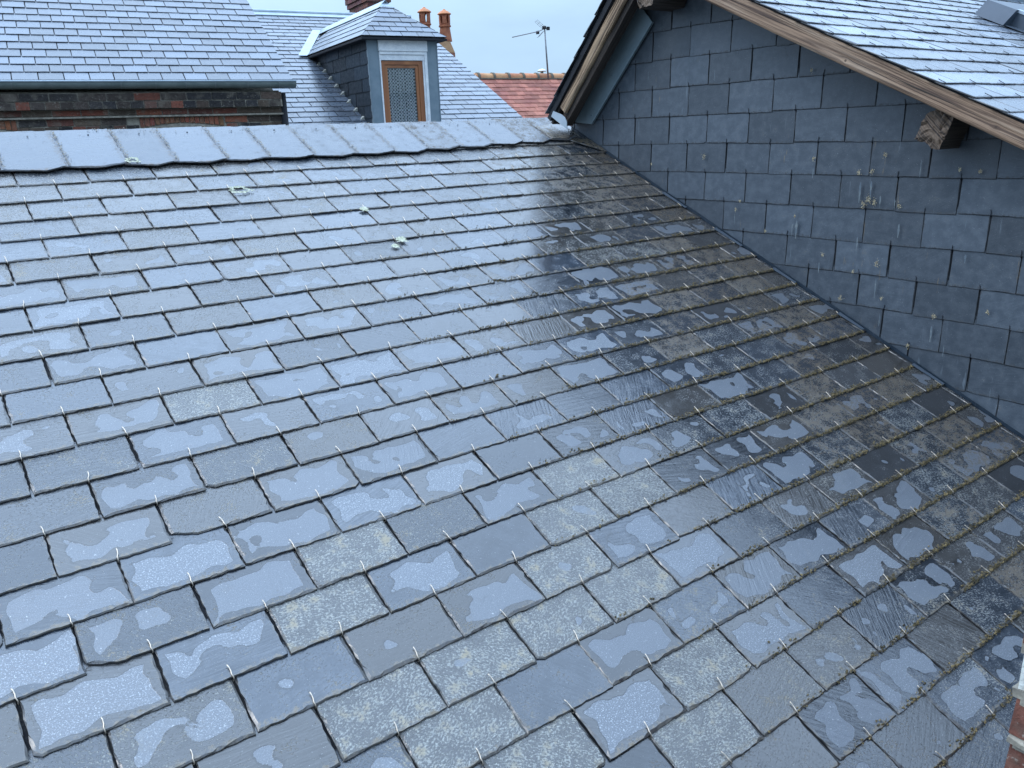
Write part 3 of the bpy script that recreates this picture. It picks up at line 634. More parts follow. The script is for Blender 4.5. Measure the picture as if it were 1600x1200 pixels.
# body
mb = MB()
YB0, YB1 = -.9, 3.98
zr = lambda y: APZ-.05-.464*(APY-y) if y < APY else APZ-.06-math.tan(TL)*(y-APY)
XE = 8.6
mb.prism([(XW+.014, YB0, -6.1), (XW+.014, YB0, zr(YB0)), (XW+.014, APY, zr(APY)-.01), (XW+.014, YB1, zr(YB1)), (XW+.014, YB1, -6.1)], (XE-XW, 0, 0))
part('wall', shift(mb, bg_), 'plaster', gab)
# right slope of slates
NRr = Vector((0, -math.sin(TR), math.cos(TR))); VR = Vector((0, -math.cos(TR), -math.sin(TR)))
XV = 3.247; OR = Vector((0, APY, APZ)) - NRr*.012
WR, ER = .245, .135
def info_r(key, xc, r): return dict(sa=(rnd.choice([0, .1, .3]), rnd.uniform(.1, .6), 0), sb=(0, rnd.random(), rnd.uniform(-.3, .3)), off=off())
mb = MB(); rh = []
LR = (APY-YB0+.25)/math.cos(TR)
field(mb, OR+Vector((3.494-3.5*WR, 0, 0))-VR*(-1.569+12*ER), U1, VR, WR, ER, .33, .0045, range(0, 36), [(-1, 0, -(XV-.01)+3.494-3.5*WR), (1, 0, 5.2), (0, -1, 12*ER-1.569)], info_r, joint=lambda r: .5 if r % 2 else 0, xr=(0, 5.4), hooks=rh, gap=.003, rag=.003, step=.03, jit=.003, lift=.0012)
part('roof_slates', shift(mb, bg_), 'roof_slate', gab)
put_hooks(rh, U1, VR, NRr, 'blackhook', gab, mk=hook_mesh('blackhook', .0014, .026))
# left slope
VL = Vector((0, math.cos(TL), -math.sin(TL))); NL = Vector((0, math.sin(TL), math.cos(TL)))
mb = MB(); LL = (4.0-APY)/math.cos(TL)
field(mb, Vector((XV-.02, APY, APZ))-NL*.014, U1, VL, WR, ER, .33, .006, range(0, 12), [(-1, 0, 0), (1, 0, 5.3), (0, 1, LL), (0, -1, 0)], info_r, xr=(0, 5.3), gap=.004, rag=.004, step=.03, lift=.003)
part('roof_slates', shift(mb, bg_), 'roof_slate', gab)
# decks / dark verge edges
mb = MB()
a = Vector((XV+.006, APY, APZ-.022)); 
mb.prism([a, a+VR*LR, a+VR*LR-NRr*.014, a-NRr*.014], (5.3, 0, 0)); 
a = Vector((XV-.006, APY, APZ-.03)); mb.prism([a, a+VL*(LL-.01), a+VL*(LL-.01)-NL*.032, a-NL*.032], (5.3, 0, 0))
part('deck', shift(mb, bg_), 'dark', gab)
mb = MB(); mb.tube([(XV+.05, APY, APZ+.012), (XE, APY, APZ+.012)], .05, 8); part('ridge_cap', shift(mb, bg_), 'zinc_light', gab)
def board(p0, p1, updir, hgt, thick, wav=0.0, seg=60, wob=None, lowb=None):
    """a plank from p0 to p1 (lower edge), height along updir, thickness towards +x; rough long edges"""
    mb = MB(); p0, p1 = Vector(p0), Vector(p1); L = (p1-p0).length; rows_ = []; K = 6
    for i in range(seg+1):
        t_ = i/seg; base = p0.lerp(p1, t_); s_ = L*t_
        lo = wav*mnoise.noise(Vector((s_*3, 1.3, 0)))+wav*.4*mnoise.noise(Vector((s_*14, 4.3, 0))); hi = hgt + wav*.8*mnoise.noise(Vector((s_*2.6, 7.7, 0)))
        ring = []
        for k in range(K+1):
            h = lo+(hi-lo)*k/K; dx = -(.0035+wav*.25)*mnoise.noise(Vector((s_*4, h*60, 5)))
            ring.append((base+updir*h+Vector((dx, 0, 0)), (s_, h)))
        ring.append((base+updir*hi+Vector((thick, 0, 0)), (s_, hi+thick))); ring.append((base+updir*lo+Vector((thick, 0, 0)), (s_, -thick)))
        rows_.append((mb.add([r[0] for r in ring]), [r[1] for r in ring]))
    n_ = K+3
    for i in range(seg):
        A, ua = rows_[i]; B, ub = rows_[i+1]
        for k in range(n_):
            k2 = (k+1) % n_; mb.face((A+k, B+k, B+k2, A+k2), uv=[ua[k], ub[k], ub[k2], ua[k2]])
    mb.face([rows_[0][0]+k for k in range(n_)], uv=rows_[0][1]); mb.face([rows_[-1][0]+k for k in range(n_)], uv=rows_[-1][1])
    return mb
upR = Vector((0, -math.sin(TR), math.cos(TR))); upL = NL
bl0 = Vector((XV, -1.0, -.121-(1.295+1.0)*.4636)); bl1 = Vector((XV, APY+.03, .575+(APY+.03-2.797)*.4636))
part('bargeboard', shift(board(bl0, bl1, upR, .076, .034, .0018, 90), bg_), 'wood', gab, True, label='long weathered board under the sloping slates')
# thin fillet between board and slates
mb = MB(); q0, q1 = bl0+upR*.076+Vector((.006, 0, 0)), bl1+upR*.076+Vector((.006, 0, 0))
mb.prism([q0, q1, q1+upR*.011, q0+upR*.011], (.02, 0, 0)); part('verge_fillet', shift(mb, bg_), 'dark', gab)
# left bargeboard: live edged plank, band .055 wide
l0 = Vector((XV+.004, 3.341, .650)); l1 = Vector((XV+.004, 3.755, .201)); dl = (l1-l0).normalized()
part('bargeboard', shift(board(l0-dl*.35, l1+dl*.13, upL, .052, .03, .013, 80), bg_), 'wood_live', gab, True, label='live edged pale plank on the far rake')
part('rafter', shift(board(l0-dl*.35-upL*.036+Vector((.022, 0, 0)), l1+dl*.2-upL*.036+Vector((.022, 0, 0)), upL, .06, .06, .003, 20), bg_), 'wood_dark', gab)
mb = MB(); a = Vector((XV+.012, APY, APZ-.075)); mb.prism([a, a+VL*(LL-.03), a+VL*(LL-.03)-NL*.016, a-NL*.016], (.3, 0, 0)); part('soffit', shift(mb, bg_), 'wood_dark', gab)
# purlins
def purlin(face, length, name='purlin', top=None):
    """face: polygon of the weathered outer end, extruded to the wall with rough end"""
    mb = MB(); n_ = len(face); c = sum((Vector(p) for p in face), Vector())/n_
    rings = []
    for s_ in (0.0, .25, .5, .75):
        pts = []
        for i in range(n_):
            p, q = Vector(face[i]), Vector(face[(i+1) % n_]); K = 7
            for k in range(K):
                v_ = p.lerp(q, k/K); v_ = v_.lerp(c, s_)
                pts.append(v_+Vector((.012*mnoise.noise(v_*70)+.016*s_*mnoise.noise(v_*30), .006*mnoise.noise(v_*80), .006*mnoise.noise(v_*80+Vector((3, 3, 3))))))
        rings.append((mb.add(pts), pts))
    N_ = n_*7
    ca, sa2 = math.cos(.75), math.sin(.75)
    uvp = lambda v_: ((v_.y*ca+v_.z*sa2), (-v_.y*sa2+v_.z*ca))
    for a, b in zip(rings, rings[1:]):
        for i in range(N_):
            j = (i+1) % N_; mb.face((a[0]+i, a[0]+j, b[0]+j, b[0]+i), uv=[uvp(a[1][i]), uvp(a[1][j]), uvp(b[1][j]), uvp(b[1][i])])
    mb.face([rings[-1][0]+i for i in range(N_)], uv=[uvp(v_) for v_ in rings[-1][1]])
    back = mb.add([p+Vector((length, 0, 0)) for p in rings[0][1]])
    for i in range(N_):
        j = (i+1) % N_; mb.face((rings[0][0]+i, back+i, back+j, rings[0][0]+j), uv=[(0, i*.01), (length, i*.01), (length, i*.01+.01), (0, i*.01+.01)], mi=1)
    return part(name, shift(mb, bg_), ['endgrain', 'wood_dark'], gab)
xe = XW-.16
purlin([(xe+.002, 1.722, -.079), (xe+.010, 1.690, .015), (xe+.012, 1.60, .06), (xe, 1.560, .045), (xe, 1.597, -.06), (xe-.004, 1.612, -.121), (xe-.002, 1.635, -.118), (xe, 1.665, -.098)], .158)
xe = XW-.24
purlin([(xe, 3.19-.0, .585), (xe, 3.09, .592), (xe, 3.075, .66), (xe, 3.19, .72), (xe, 3.21, .66)], .238)
# painted zinc sheet under the far rake, and mouldings
mb = MB(); X_ = XW-.022
mb.prism([(X_, 3.377, .618), (X_, 3.304, .545), (X_, 3.794, .035), (X_, 3.90, .045), (X_, 3.99, .055), (X_, 3.99, .14), (X_, 3.50, .66)], (.004, 0, 0))
mb.prism([(X_-.003, 3.304, .545), (X_-.003, 3.794, .035), (X_-.003, 3.799, .041), (X_-.003, 3.309, .551)], (.014, 0, 0))
zf = part('zinc_sheet', shift(mb, bg_), 'zinc_soffit', gab)
mb = MB()
for (y_, z_) in ((3.62, .30), (3.80, .085)):
    k0 = len(mb.v); mb.tube([(X_-.003, y_, z_), (X_, y_, z_)], .004, 8)
part('screw_heads', shift(mb, bg_), 'zinc', zf)
# zinc end plate at the foot of the far rake
mb = MB(); X_ = XV-.012
mb.prism([(X_, 3.930, .118), (X_, 3.950, .088), (X_, 3.803, .010), (X_, 3.806, .054), (X_, 3.822, .078), (X_, 3.855, .097)], (.004, 0, 0))
part('zinc_end_plate', shift(mb, bg_), 'zinc_light', gab)
# roof window
def rpt(x, v, h=0): return Vector((x, APY, APZ)) + VR*v + NRr*h
rw = MB()
x0, x1, v0, v1 = 5.73, 6.55, .74, 2.3
rw.prism([rpt(x0-.075, v0+.03, .004), rpt(x1+.09, v0+.03, .004), rpt(x1+.09, v1+.16, .004), rpt(x0-.075, v1+.16, .004)], NRr*.004)
for (a, b, c, d) in ((x0, x0+.035, v0, v1), (x1-.035, x1, v0, v1), (x0+.035, x1-.035, v0, v0+.035), (x0+.035, x1-.035, v1-.035, v1)):
    rw.prism([rpt(a, c, .008), rpt(b, c, .008), rpt(b, d, .008), rpt(a, d, .008)], NRr*.075)
wo = part('roof_window', shift(rw, bg_), 'flash_grey', gab)
mb = MB()
for (a, b, c, d) in ((x0-.006, x0+.050, v0+.13, v1+.006), (x1-.050, x1+.006, v0+.13, v1+.006), (x0+.050, x1-.050, v1-.05, v1+.006)): mb.prism([rpt(a, c, .084), rpt(b, c, .084), rpt(b, d, .084), rpt(a, d, .084)], NRr*.016)
mb.tube([rpt(x0+.075, v0+.16, .105), rpt(x0+.075, v1-.06, .105)], .014, 8)
part('frame', shift(mb, bg_), 'zinc_light', wo)
mb = MB(); mb.prism([rpt(x0-.10, v0-.055, .004), rpt(x0-.03, v0-.055, .098), rpt(x1+.03, v0-.055, .098), rpt(x1+.10, v0-.055, .004)], VR*.20)
part('top_hood', shift(mb, bg_), 'flash_grey', wo)
mb = MB(); mb.prism([rpt(x0+.04, v0+.12, .078), rpt(x1-.04, v0+.12, .078), rpt(x1-.04, v1-.04, .078), rpt(x0+.04, v1-.04, .078)], NRr*.006); part('pane', shift(mb, bg_), 'roomdark', wo)
gab.scale = (KG, KG, KG); gab.location = bg_*KG  # shrinks the whole gable house about the camera, which sits at the origin

# ================================================================== houses behind share a street line turned by -8 degrees
AZ = R(-8); XL = Vector((math.cos(AZ), math.sin(AZ), 0)); YL = Vector((-math.sin(AZ), math.cos(AZ), 0))
def brickcol(dark=0.0):
    c = rnd.choice([(.17, .055, .035), (.13, .05, .036), (.20, .07, .04), (.10, .05, .038), (.085, .062, .045), (.11, .078, .056)])
    if rnd.random() < dark: c = rnd.choice([(.040, .035, .034), (.055, .042, .036), (.030, .028, .030), (.075, .052, .040)])
    f = rnd.uniform(.7, 1.3); return tuple(x*f for x in c)
def bricks(mb, x0, x1, zlist, yf, depth=.05, jit=.003, skip=None, dark=0.0):
    """rows of bricks in the plane y = yf (front), courses given as (z0, z1, unit, proj)"""
    for k, (z0, z1, unit, proj) in enumerate(zlist):
        x = x0 - (unit*.5 if k % 2 else 0)
        while x < x1:
            a, b = max(x, x0)+.005, min(x+unit, x1)-.005; x += unit
            if b-a < .02: continue
            if skip and skip(a, b, z0, z1): continue
            mb.box(a, b, yf-proj+rnd.uniform(-.002, .002), yf+depth, z0+.005, z1-.005, jit=jit, bcol=brickcol(dark[k] if isinstance(dark, list) else dark))
# ------------------------------------------------ brick house
bh = thing('brick_house', 'dark brick house with slate roof and grey zinc gutter, at upper left', 'house', XL*(-.6)+YL*10.2+Vector((0, 0, -5.2)), AZ)
bo = (-.6, 10.2, -5.2)
XR_, YW_ = 2.09, 8.80
mb = MB()
ZC = [(.484-.074, .484+.0, .235, .085), (.410-.072, .410, .118, .085), (.338-.058, .338, .235, .028), (.262-.0-.066, .262, .225, .0), (.196-.066, .196, .115, 0), (.130-.07, .130, .225, 0), (.06-.07, .06, .115, 0), (-.01-.07, -.01, .225, 0)]
arches = [(.72, 1.50), (-1.10, -.30)]
def inarch(a, b, z0, z1):
    c = (a+b)/2
    for (p, q) in arches:
        if p-.02 < c < q+.02 and z1 < .27: return True
    return False
bricks(mb, -4.0, XR_, ZC, YW_, dark=[.9, .75, .0, .3, .3, .3, .3, .3], skip=inarch)
z = -.15
while z > -5.2:
    bricks(mb, -4.0, XR_, [(z-.072, z, .225, 0), (z-.144, z-.072, .115, 0)], YW_, skip=lambda a, b, z0, z1: (.74 < (a+b)/2 < 1.48 or -1.1 < (a+b)/2 < -.3) and z1 > -1.0) if z > -1.2 else None; z -= .144
for (p, q) in arches:     # flat arches of upright bricks
    n_ = 17
    for k in range(n_):
        a = p+(q-p)*k/n_; b = p+(q-p)*(k+1)/n_; c = (a+b)/2; zc = .155+.042*(1-((c-(p+q)/2)/((q-p)/2))**2)
        mb.box(a+.004, b-.004, YW_-.004, YW_+.05, zc+.012, .258, jit=.003, bcol=tuple(x*rnd.uniform(.8, 1.2) for x in (.22, .085, .05)))
wl = part('brick_wall', shift(mb, bo), 'brick', bh)
mb = MB()
mb.box(-4.0, XR_-.004, YW_+.012, 15.2, -5.2, .50); mb.box(-4.0, XR_-.002, YW_-.072, YW_+.02, .342, .482); mb.box(-4.0, XR_-.002, YW_-.018, YW_+.02, .284, .338)
mb.box(-4.0, XR_+.006, YW_-.038, YW_+.02, .264, .279, jit=.002)
mb.prism([(XR_-.004, YW_+.2, .48), (XR_-.004, 15.0, .48), (XR_-.004, 11.9, 2.3)], (-6.0, 0, 0))
part('mortar', shift(mb, bo), 'mortar', wl)
for (p, q) in arches:
    wf = MB()
    n_ = 14; top_ = [(p+(q-p)*k/n_, YW_-.002, .155+.042*(1-(2*k/n_-1)**2)) for k in range(n_+1)]
    wf.prism([(p, YW_-.002, .105)]+top_+[(q, YW_-.002, .105)], (0, .04, 0)); wf.box(p, p+.06, YW_+.02, YW_+.06, -.9, .11); wf.box(q-.06, q, YW_+.02, YW_+.06, -.9, .11); wf.box((p+q)/2-.02, (p+q)/2+.02, YW_+.02, YW_+.06, -.9, .11); wf.box(p, q, YW_+.02, YW_+.07, -.96, -.9)
    fo = part('window', shift(wf, bo), 'mortar', bh)
    wp = MB(); wp.box(p+.05, q-.05, YW_+.045, YW_+.05, -.9, .11); part('pane', shift(wp, bo), 'roomdark', fo)
# roof
TB = R(30); VBb = Vector((0, -math.cos(TB), -math.sin(TB))); NBb = Vector((0, -math.sin(TB), math.cos(TB)))
Le = 3.6; ez, ey_ = .565, 8.68
Or = Vector((2.22, ey_, ez)) - VBb*Le
mb = MB()
def info_far(key, xc, r):
    pal = rnd.random() < .13
    return dict(sa=(0, rnd.uniform(0, .3), 0), sb=(0, rnd.uniform(.8, 1.6) if pal else rnd.uniform(.2, .8), rnd.random()), off=off())
EB = .155
field(mb, Or, U1, VBb, .207, EB, .36, .0055, range(1, int(Le/EB)+1), [(1, 0, 0), (-1, 0, 5.6), (0, 1, Le)], info_far, xr=(-5.6, .2), gap=.005, rag=.002, step=.09, jit=.002, lift=.001, corner=.02)
part('roof_slates', shift(mb, bo), 'far_slate', bh)
mb = MB(); P0 = Or-NBb*.004; mb.prism([P0, P0+VBb*(Le-.01), P0+VBb*(Le-.01)-Vector((5.6, 0, 0)), P0-Vector((5.6, 0, 0))], -NBb*.03)
P1 = Or-NBb*.004; mb.prism([P1, P1+Vector((0, 3.1, -1.79)), P1+Vector((-5.6, 3.1, -1.79)), P1-Vector((5.6, 0, 0))], -NBb*.03)
part('deck', shift(mb, bo), 'dark', bh)
# gutter
mb = MB(); gy, gz, gr = 8.706, .577, .060; seg = 10
xs = [-4.2, 2.235]
for r_, flip in ((gr, 0), (gr-.003, 1)):
    a = mb.add([(x_, gy-r_*math.cos(math.pi*k/seg), gz-r_*math.sin(math.pi*k/seg)) for x_ in xs for k in range(seg+1)])
    for k in range(seg): mb.face((a+k, a+k+1, a+seg+2+k, a+seg+1+k))
mb.prism([(2.235, gy-gr*math.cos(math.pi*k/seg), gz-gr*math.sin(math.pi*k/seg)) for k in range(seg+1)], (-.004, 0, 0))
gu = part('gutter', shift(mb, bo), 'gutter', bh, True)
mb = MB(); mb.tube([(-4.2, gy-gr, gz+.004), (2.235, gy-gr, gz+.004)], .009, 8); part('rim', shift(mb, bo), 'zinc_light', gu, True)
x_ = 2.06
while x_ > -1.6:
    mb = MB()
    for k in range(seg):
        a0, a1 = math.pi*k/seg, math.pi*(k+1)/seg; rr = gr+.0025
        b = mb.add([(x_+s_, gy-rr*math.cos(a_), gz-rr*math.sin(a_)) for s_, a_ in ((0, a0), (0, a1), (.011, a1), (.011, a0))]); mb.face((b, b+1, b+2, b+3))
    x_ -= rnd.choice([.27, .30, .31])
    part('seam', shift(mb, bo), 'solder', gu)
mb = MB(); mb.tube([(XR_+.022, YW_-.01, .47), (XR_+.024, YW_-.01, -5.1)], .034, 10); part('downpipe', shift(mb, bo), 'dark', bh, True)

# ------------------------------------------------ dormer house
dh = thing('dormer_house', 'slate roofed house with a projecting dormer window, behind the ridge in the middle', 'house', XL*3.6+YL*12+Vector((0, 0, -5.2)), AZ)
do = (3.6, 12, -5.2)
TD = R(24.5); VD = Vector((0, -math.cos(TD), -math.sin(TD))); ND = Vector((0, -math.sin(TD), math.cos(TD)))
zD = lambda y: .215+(y-9.82)*math.tan(TD)
YR = 13.45; OD = Vector((2.2, YR, zD(YR))); LD = (YR-8.6)/math.cos(TD)
def info_d(key, xc, r): return dict(sa=(0, rnd.uniform(0, .3), 0), sb=(0, rnd.uniform(.3, 1.1), rnd.random()), off=off())
ED = .150
def dpoly(pts): return pts
# main slates; leave the dormer footprint out
mb = MB()
field(mb, OD, U1, VD, .235, ED, .34, .005, range(1, int(LD/ED)+1), [(-1, 0, 0), (1, 0, 5.49-2.2)], info_d, xr=(0, 3.4), gap=.005, rag=.0015, step=.12, jit=.002, lift=.001, corner=.02)
part('roof_slates', shift(mb, do), 'far_slate', dh)
mb = MB(); P0 = OD-ND*.004; ex = Vector((5.485-2.2, 0, 0)); mb.prism([P0, P0+VD*LD, P0+VD*LD+ex, P0+ex], -ND*.04)
mb.prism([P0, P0+Vector((0, 3.2, -1.46)), P0+Vector((0, 3.2, -1.46))+ex, P0+ex], -ND*.04); part('deck', shift(mb, do), 'dark', dh)
mb = MB(); mb.prism([(2.2, 8.9, -5.2), (2.2, 8.9, zD(8.9)-.1), (2.2, YR, zD(YR)-.06), (2.2, 16.4, -1.4+.6), (2.2, 16.4, -5.2)], (3.24, 0, 0)); part('wall', shift(mb, do), 'plaster', dh)
mb = MB(); mb.prism([OD+ND*.02+VD*.13, OD+ND*.02+VD*.13+ex, OD+ND*.035+ex, OD+ND*.035], -ND*.01); mb.tube([OD+ND*.03, OD+ND*.03+ex], .028, 8); part('ridge_cap', shift(mb, do), 'zinc_light', dh)
# dormer
xa, xb, yd = 3.323, 4.175, 9.50; ez_ = 1.115; xm, ya, za = 3.75, 9.99, 1.55
dm = MB()
dm.prism([(xa+.01, yd+.03, -.1), (xa+.01, yd+.03, 1.12), (xa+.01, 11.9, 1.12), (xa+.01, 9.6, zD(9.6)-.15)], (.02, 0, 0)); dm.prism([(xb-.03, yd+.03, -.1), (xb-.03, yd+.03, 1.12), (xb-.03, 11.9, 1.12), (xb-.03, 9.6, zD(9.6)-.15)], (.02, 0, 0))
dormer = part('dormer', shift(dm, do), 'dark', dh)
# cheeks of slate
for side, xx, sgn in (('l', xa, -1), ('r', xb, 1)):
    mb = MB(); Oc = Vector((xx, yd, 1.12)); Uc = Vector((0, 1, 0)); Vc = Vector((0, 0, -1))
    cpl = [(-1, 0, 0), (0, -1, 0), (math.tan(TD), 1, 1.12-zD(yd)+.02), (1, 0, 2.5)]
    bm_ = MB(); field(bm_, Oc, Uc, Vc, .55, .150, .34, .005, range(0, 10), cpl, lambda k, x, r: dict(sa=(0, .2, 0), sb=(0, rnd.random(), 0), off=off()), xr=(0, 2.6), gap=.006, rag=.003, step=.06, jit=.006, lift=.001)
    if sgn > 0: bm_.v = [(2*xx-x, y, z) for x, y, z in bm_.v]
    part('cheek_slates', shift(bm_, do), 'cheek', dormer)
mb = MB()   # front zinc jambs
for (a, b) in ((xa-.004, 3.462), (4.045, xb+.004)): mb.box(a, b, yd-.012, yd+.05, -.15, 1.13)
mb.box(xa-.012, xa-.004, yd-.02, yd+.02, -.15, 1.13); mb.box(xb+.004, xb+.012, yd-.02, yd+.02, -.15, 1.13)
part('zinc_jamb', shift(mb, do), 'zinc', dormer)
mb = MB()   # white header box and casing
mb.box(3.440, 4.050, yd-.040, yd+.04, .960, 1.075); mb.box(3.452, 4.040, yd-.030, yd+.04, .925, .958); mb.box(3.462, 4.030, yd-.016, yd+.04, .862, .924)
mb.box(3.447, 3.463, yd-.022, yd+.04, -.15, .955); mb.box(3.990, 4.012, yd-.012, yd+.05, -.15, .862); mb.box(4.014, 4.046, yd-.026, yd+.04, -.15, .955)
part('window_casing', shift(mb, do), 'white', dormer)
mb = MB()
for (a, b, c, d, f) in ((3.464, 3.512, -.15, .856, 0), (3.935, 3.989, -.15, .856, 0), (3.512, 3.935, .815, .856, 0), (3.514, 3.545, -.15, .812, .012), (3.898, 3.933, -.15, .812, .012), (3.545, 3.898, .780, .812, .012)):
    mb.box(a, b, yd-.004+f, yd+.05, c, d)
part('window_frame', shift(mb, do), 'window_wood', dormer)
mb = MB(); mb.box(3.545, 3.898, yd+.026, yd+.030, -.15, .780); part('pane', shift(mb, do), 'glass', dormer)
mb = MB(); n_ = 80; vs = []
for k in range(n_+1):
    x_ = 3.535+.38*k/n_; f = .010*math.sin(k*.55)+.007*math.sin(k*1.3+1)
    for z_ in (-.15, .80): vs.append((x_, yd+.045+f, z_))
b = mb.add(vs)
for k in range(n_):
    x_ = 3.535+.38*k/n_; x2 = x_+.38/n_; mb.face((b+2*k, b+2*k+2, b+2*k+3, b+2*k+1), uv=[(x_, -.15), (x2, -.15), (x2, .8), (x_, .8)])
part('lace_curtain', shift(mb, do), 'lace', dormer)
mb = MB(); mb.box(3.48, 3.97, yd+.33, yd+.34, -.15, .86); part('room_back', shift(mb, do), 'roomdark', dormer)
# dormer roof: three planes of slates
yb2 = 9.82+(za-.215)/math.tan(TD)
c1 = Vector((3.22, 9.385, ez_)); c2 = Vector((4.28, 9.385, ez_)); ap = Vector((xm, ya, za)); rb = Vector((xm, yb2, za)); e1 = Vector((3.22, 9.82+(ez_-.215)/math.tan(TD), ez_)); e2 = Vector((4.28, e1.y, ez_))
def tri_field(mb, lo_a, lo_b, poly, w_, e_, seed=0):
    """slates on the plane of poly whose lower edge runs lo_a -> lo_b"""
    U_ = (lo_b-lo_a).normalized(); n_ = U_.cross((poly[2]-lo_a)).normalized(); n_ = n_ if n_.z > 0 else -n_
    Vd = n_.cross(U_); Vd = Vd if Vd.z < 0 else -Vd
    pl_ = []
    cc = sum(poly, Vector())/len(poly); c2d = ((cc-lo_a).dot(U_), (cc-lo_a).dot(Vd))
    for i in range(len(poly)):
        p, q = poly[i], poly[(i+1) % len(poly)]; P_ = ((p-lo_a).dot(U_), (p-lo_a).dot(Vd)); Q_ = ((q-lo_a).dot(U_), (q-lo_a).dot(Vd))
        a, b = Q_[1]-P_[1], -(Q_[0]-P_[0]); c = a*P_[0]+b*P_[1]
        if a*c2d[0]+b*c2d[1] > c: a, b, c = -a, -b, -c
        pl_.append((a, b, c))
    ymax = max(-(p-lo_a).dot(Vd) for p in poly)
    field(mb, lo_a-n_*.012, U_, Vd, w_, e_, e_*2.4, .005, range(-int(ymax/e_)-1, 1), pl_, info_d, xr=(-.3, (lo_b-lo_a).length+.3), gap=.005, rag=.0015, step=.1, jit=.002, lift=.001, corner=.02)
mb = MB(); tri_field(mb, c1, c2, [c1, c2, ap], .20, .105); tri_field(mb, e1, c1, [e1, c1, ap, rb], .22, .13); tri_field(mb, e2, c2, [e2, c2, ap, rb], .22, .13)
part('dormer_roof', shift(mb, do), 'far_slate', dormer)
mb = MB(); b = mb.add([p-Vector((0, 0, .022)) for p in (c1, c2, ap, rb, e1, e2)]+[p-Vector((0, 0, .04)) for p in (c1, c2, e1, e2)])
for f in ((0, 1, 2), (0, 2, 3, 4), (1, 5, 3, 2), (6, 7, 9, 8), (0, 1, 7, 6), (0, 4, 8, 6), (1, 5, 9, 7)): mb.face([b+i for i in f])
part('eaves', shift(mb, do), 'dark', dormer)
mb = MB(); up = Vector((0, 0, 1))
for (p, q) in ((ap+Vector((0, -.03, 0)), rb),):
    for sx_ in (-1, 1): mb.prism([p+up*.030, q+up*.030, q+Vector((sx_*.085, 0, -.052)), p+Vector((sx_*.085, 0, -.052))], (0, 0, -.006))
mb.prism([ap+Vector((-.10, -.075, -.055)), ap+Vector((.10, -.075, -.055)), ap+Vector((0, .02, .034))], (0, 0, -.006))
n_ = Vector((0, 0, .014))
for (p, q, d) in ((e1, rb, Vector((-.13, .0, 0))), (e2, rb, Vector((.13, 0, 0)))):
    mb.prism([p+n_+Vector((0, -.09, -.02)), q+n_, q+n_+d, p+n_+d+Vector((0, -.09, -.02))], (0, 0, .004))
part('zinc_ridge', shift(mb, do), 'zinc_light', dormer)
M['soaker'] = mat_basic('soaker_corner', (.30, .31, .28), (.40, .41, .37), 12, .6)
for k in range(9):
    y_ = 9.55+.235*k; z_ = zD(y_)+.012
    mb = MB(); b = mb.add([(xa-.075, y_, z_), (xa-.004, y_, z_+.002), (xa-.014, y_+.085, zD(y_+.085)+.022), (xa-.004, y_, z_+.05)]); mb.face((b, b+1, b+2)); mb.face((b, b+1, b+3)); mb.face((b, b+3, b+2)); part('soaker', shift(mb, do), 'soaker', dormer)
# brick chimney on this roof
mb = MB(); cx0, cx1, cy0, cy1 = 4.78, 5.15, 13.5, 14.45
z = 1.55; k = 0
while z < 2.52:
    pr = .0 if z < 2.07 else (.03 if z < 2.16 else .05)
    un = .112 if k % 2 else .225
    x = cx0-pr
    while x < cx1+pr-.01: b_ = min(x+un, cx1+pr); mb.box(x+.004, b_-.004, cy0-pr, cy0+.1, z, z+.062, jit=.002, bcol=tuple(q*rnd.uniform(.7, 1.2) for q in (.20, .065, .055))); x = b_
    y = cy0-pr
    while y < cy1+pr-.01: b_ = min(y+.225, cy1+pr); mb.box(cx0-pr-.002, cx0+.08, y+.004, b_-.004, z, z+.062, jit=.002, bcol=tuple(q*rnd.uniform(.7, 1.2) for q in (.15, .055, .05))); y = b_
    z += .070; k += 1
chm = part('chimney', shift(mb, do), 'brick', dh)
mb = MB(); mb.box(cx0+.006, cx1-.006, cy0+.006, cy1, 1.3, 2.5); part('mortar', shift(mb, do), 'mortar', chm)

# ------------------------------------------------ chimney stack with two pots, beyond
cs = thing('chimney_stack', 'chimney stack behind the dormer roof carrying two lantern topped terracotta pots', 'chimney', XL*6.15+YL*14.05+Vector((0, 0, -5.2)), AZ)
co = (6.15, 14.05, -5.2)
mb = MB(); mb.box(5.80, 6.49, 13.92, 14.30, -5.2, 1.40, jit=.004); part('stack', shift(mb, co), 'brick', cs)
mb = MB(); k0 = mb.add([(5.80, 13.92, 1.40), (6.49, 13.92, 1.40), (6.49, 14.30, 1.40), (5.80, 14.30, 1.40), (5.86, 14.0, 1.62), (6.43, 14.0, 1.62), (6.43, 14.22, 1.62), (5.86, 14.22, 1.62)])
for f in ((0, 1, 5, 4), (1, 2, 6, 5), (2, 3, 7, 6), (3, 0, 4, 7), (4, 5, 6, 7)): mb.face([k0+i for i in f])
part('flaunching', shift(mb, co), 'flaunch', cs)
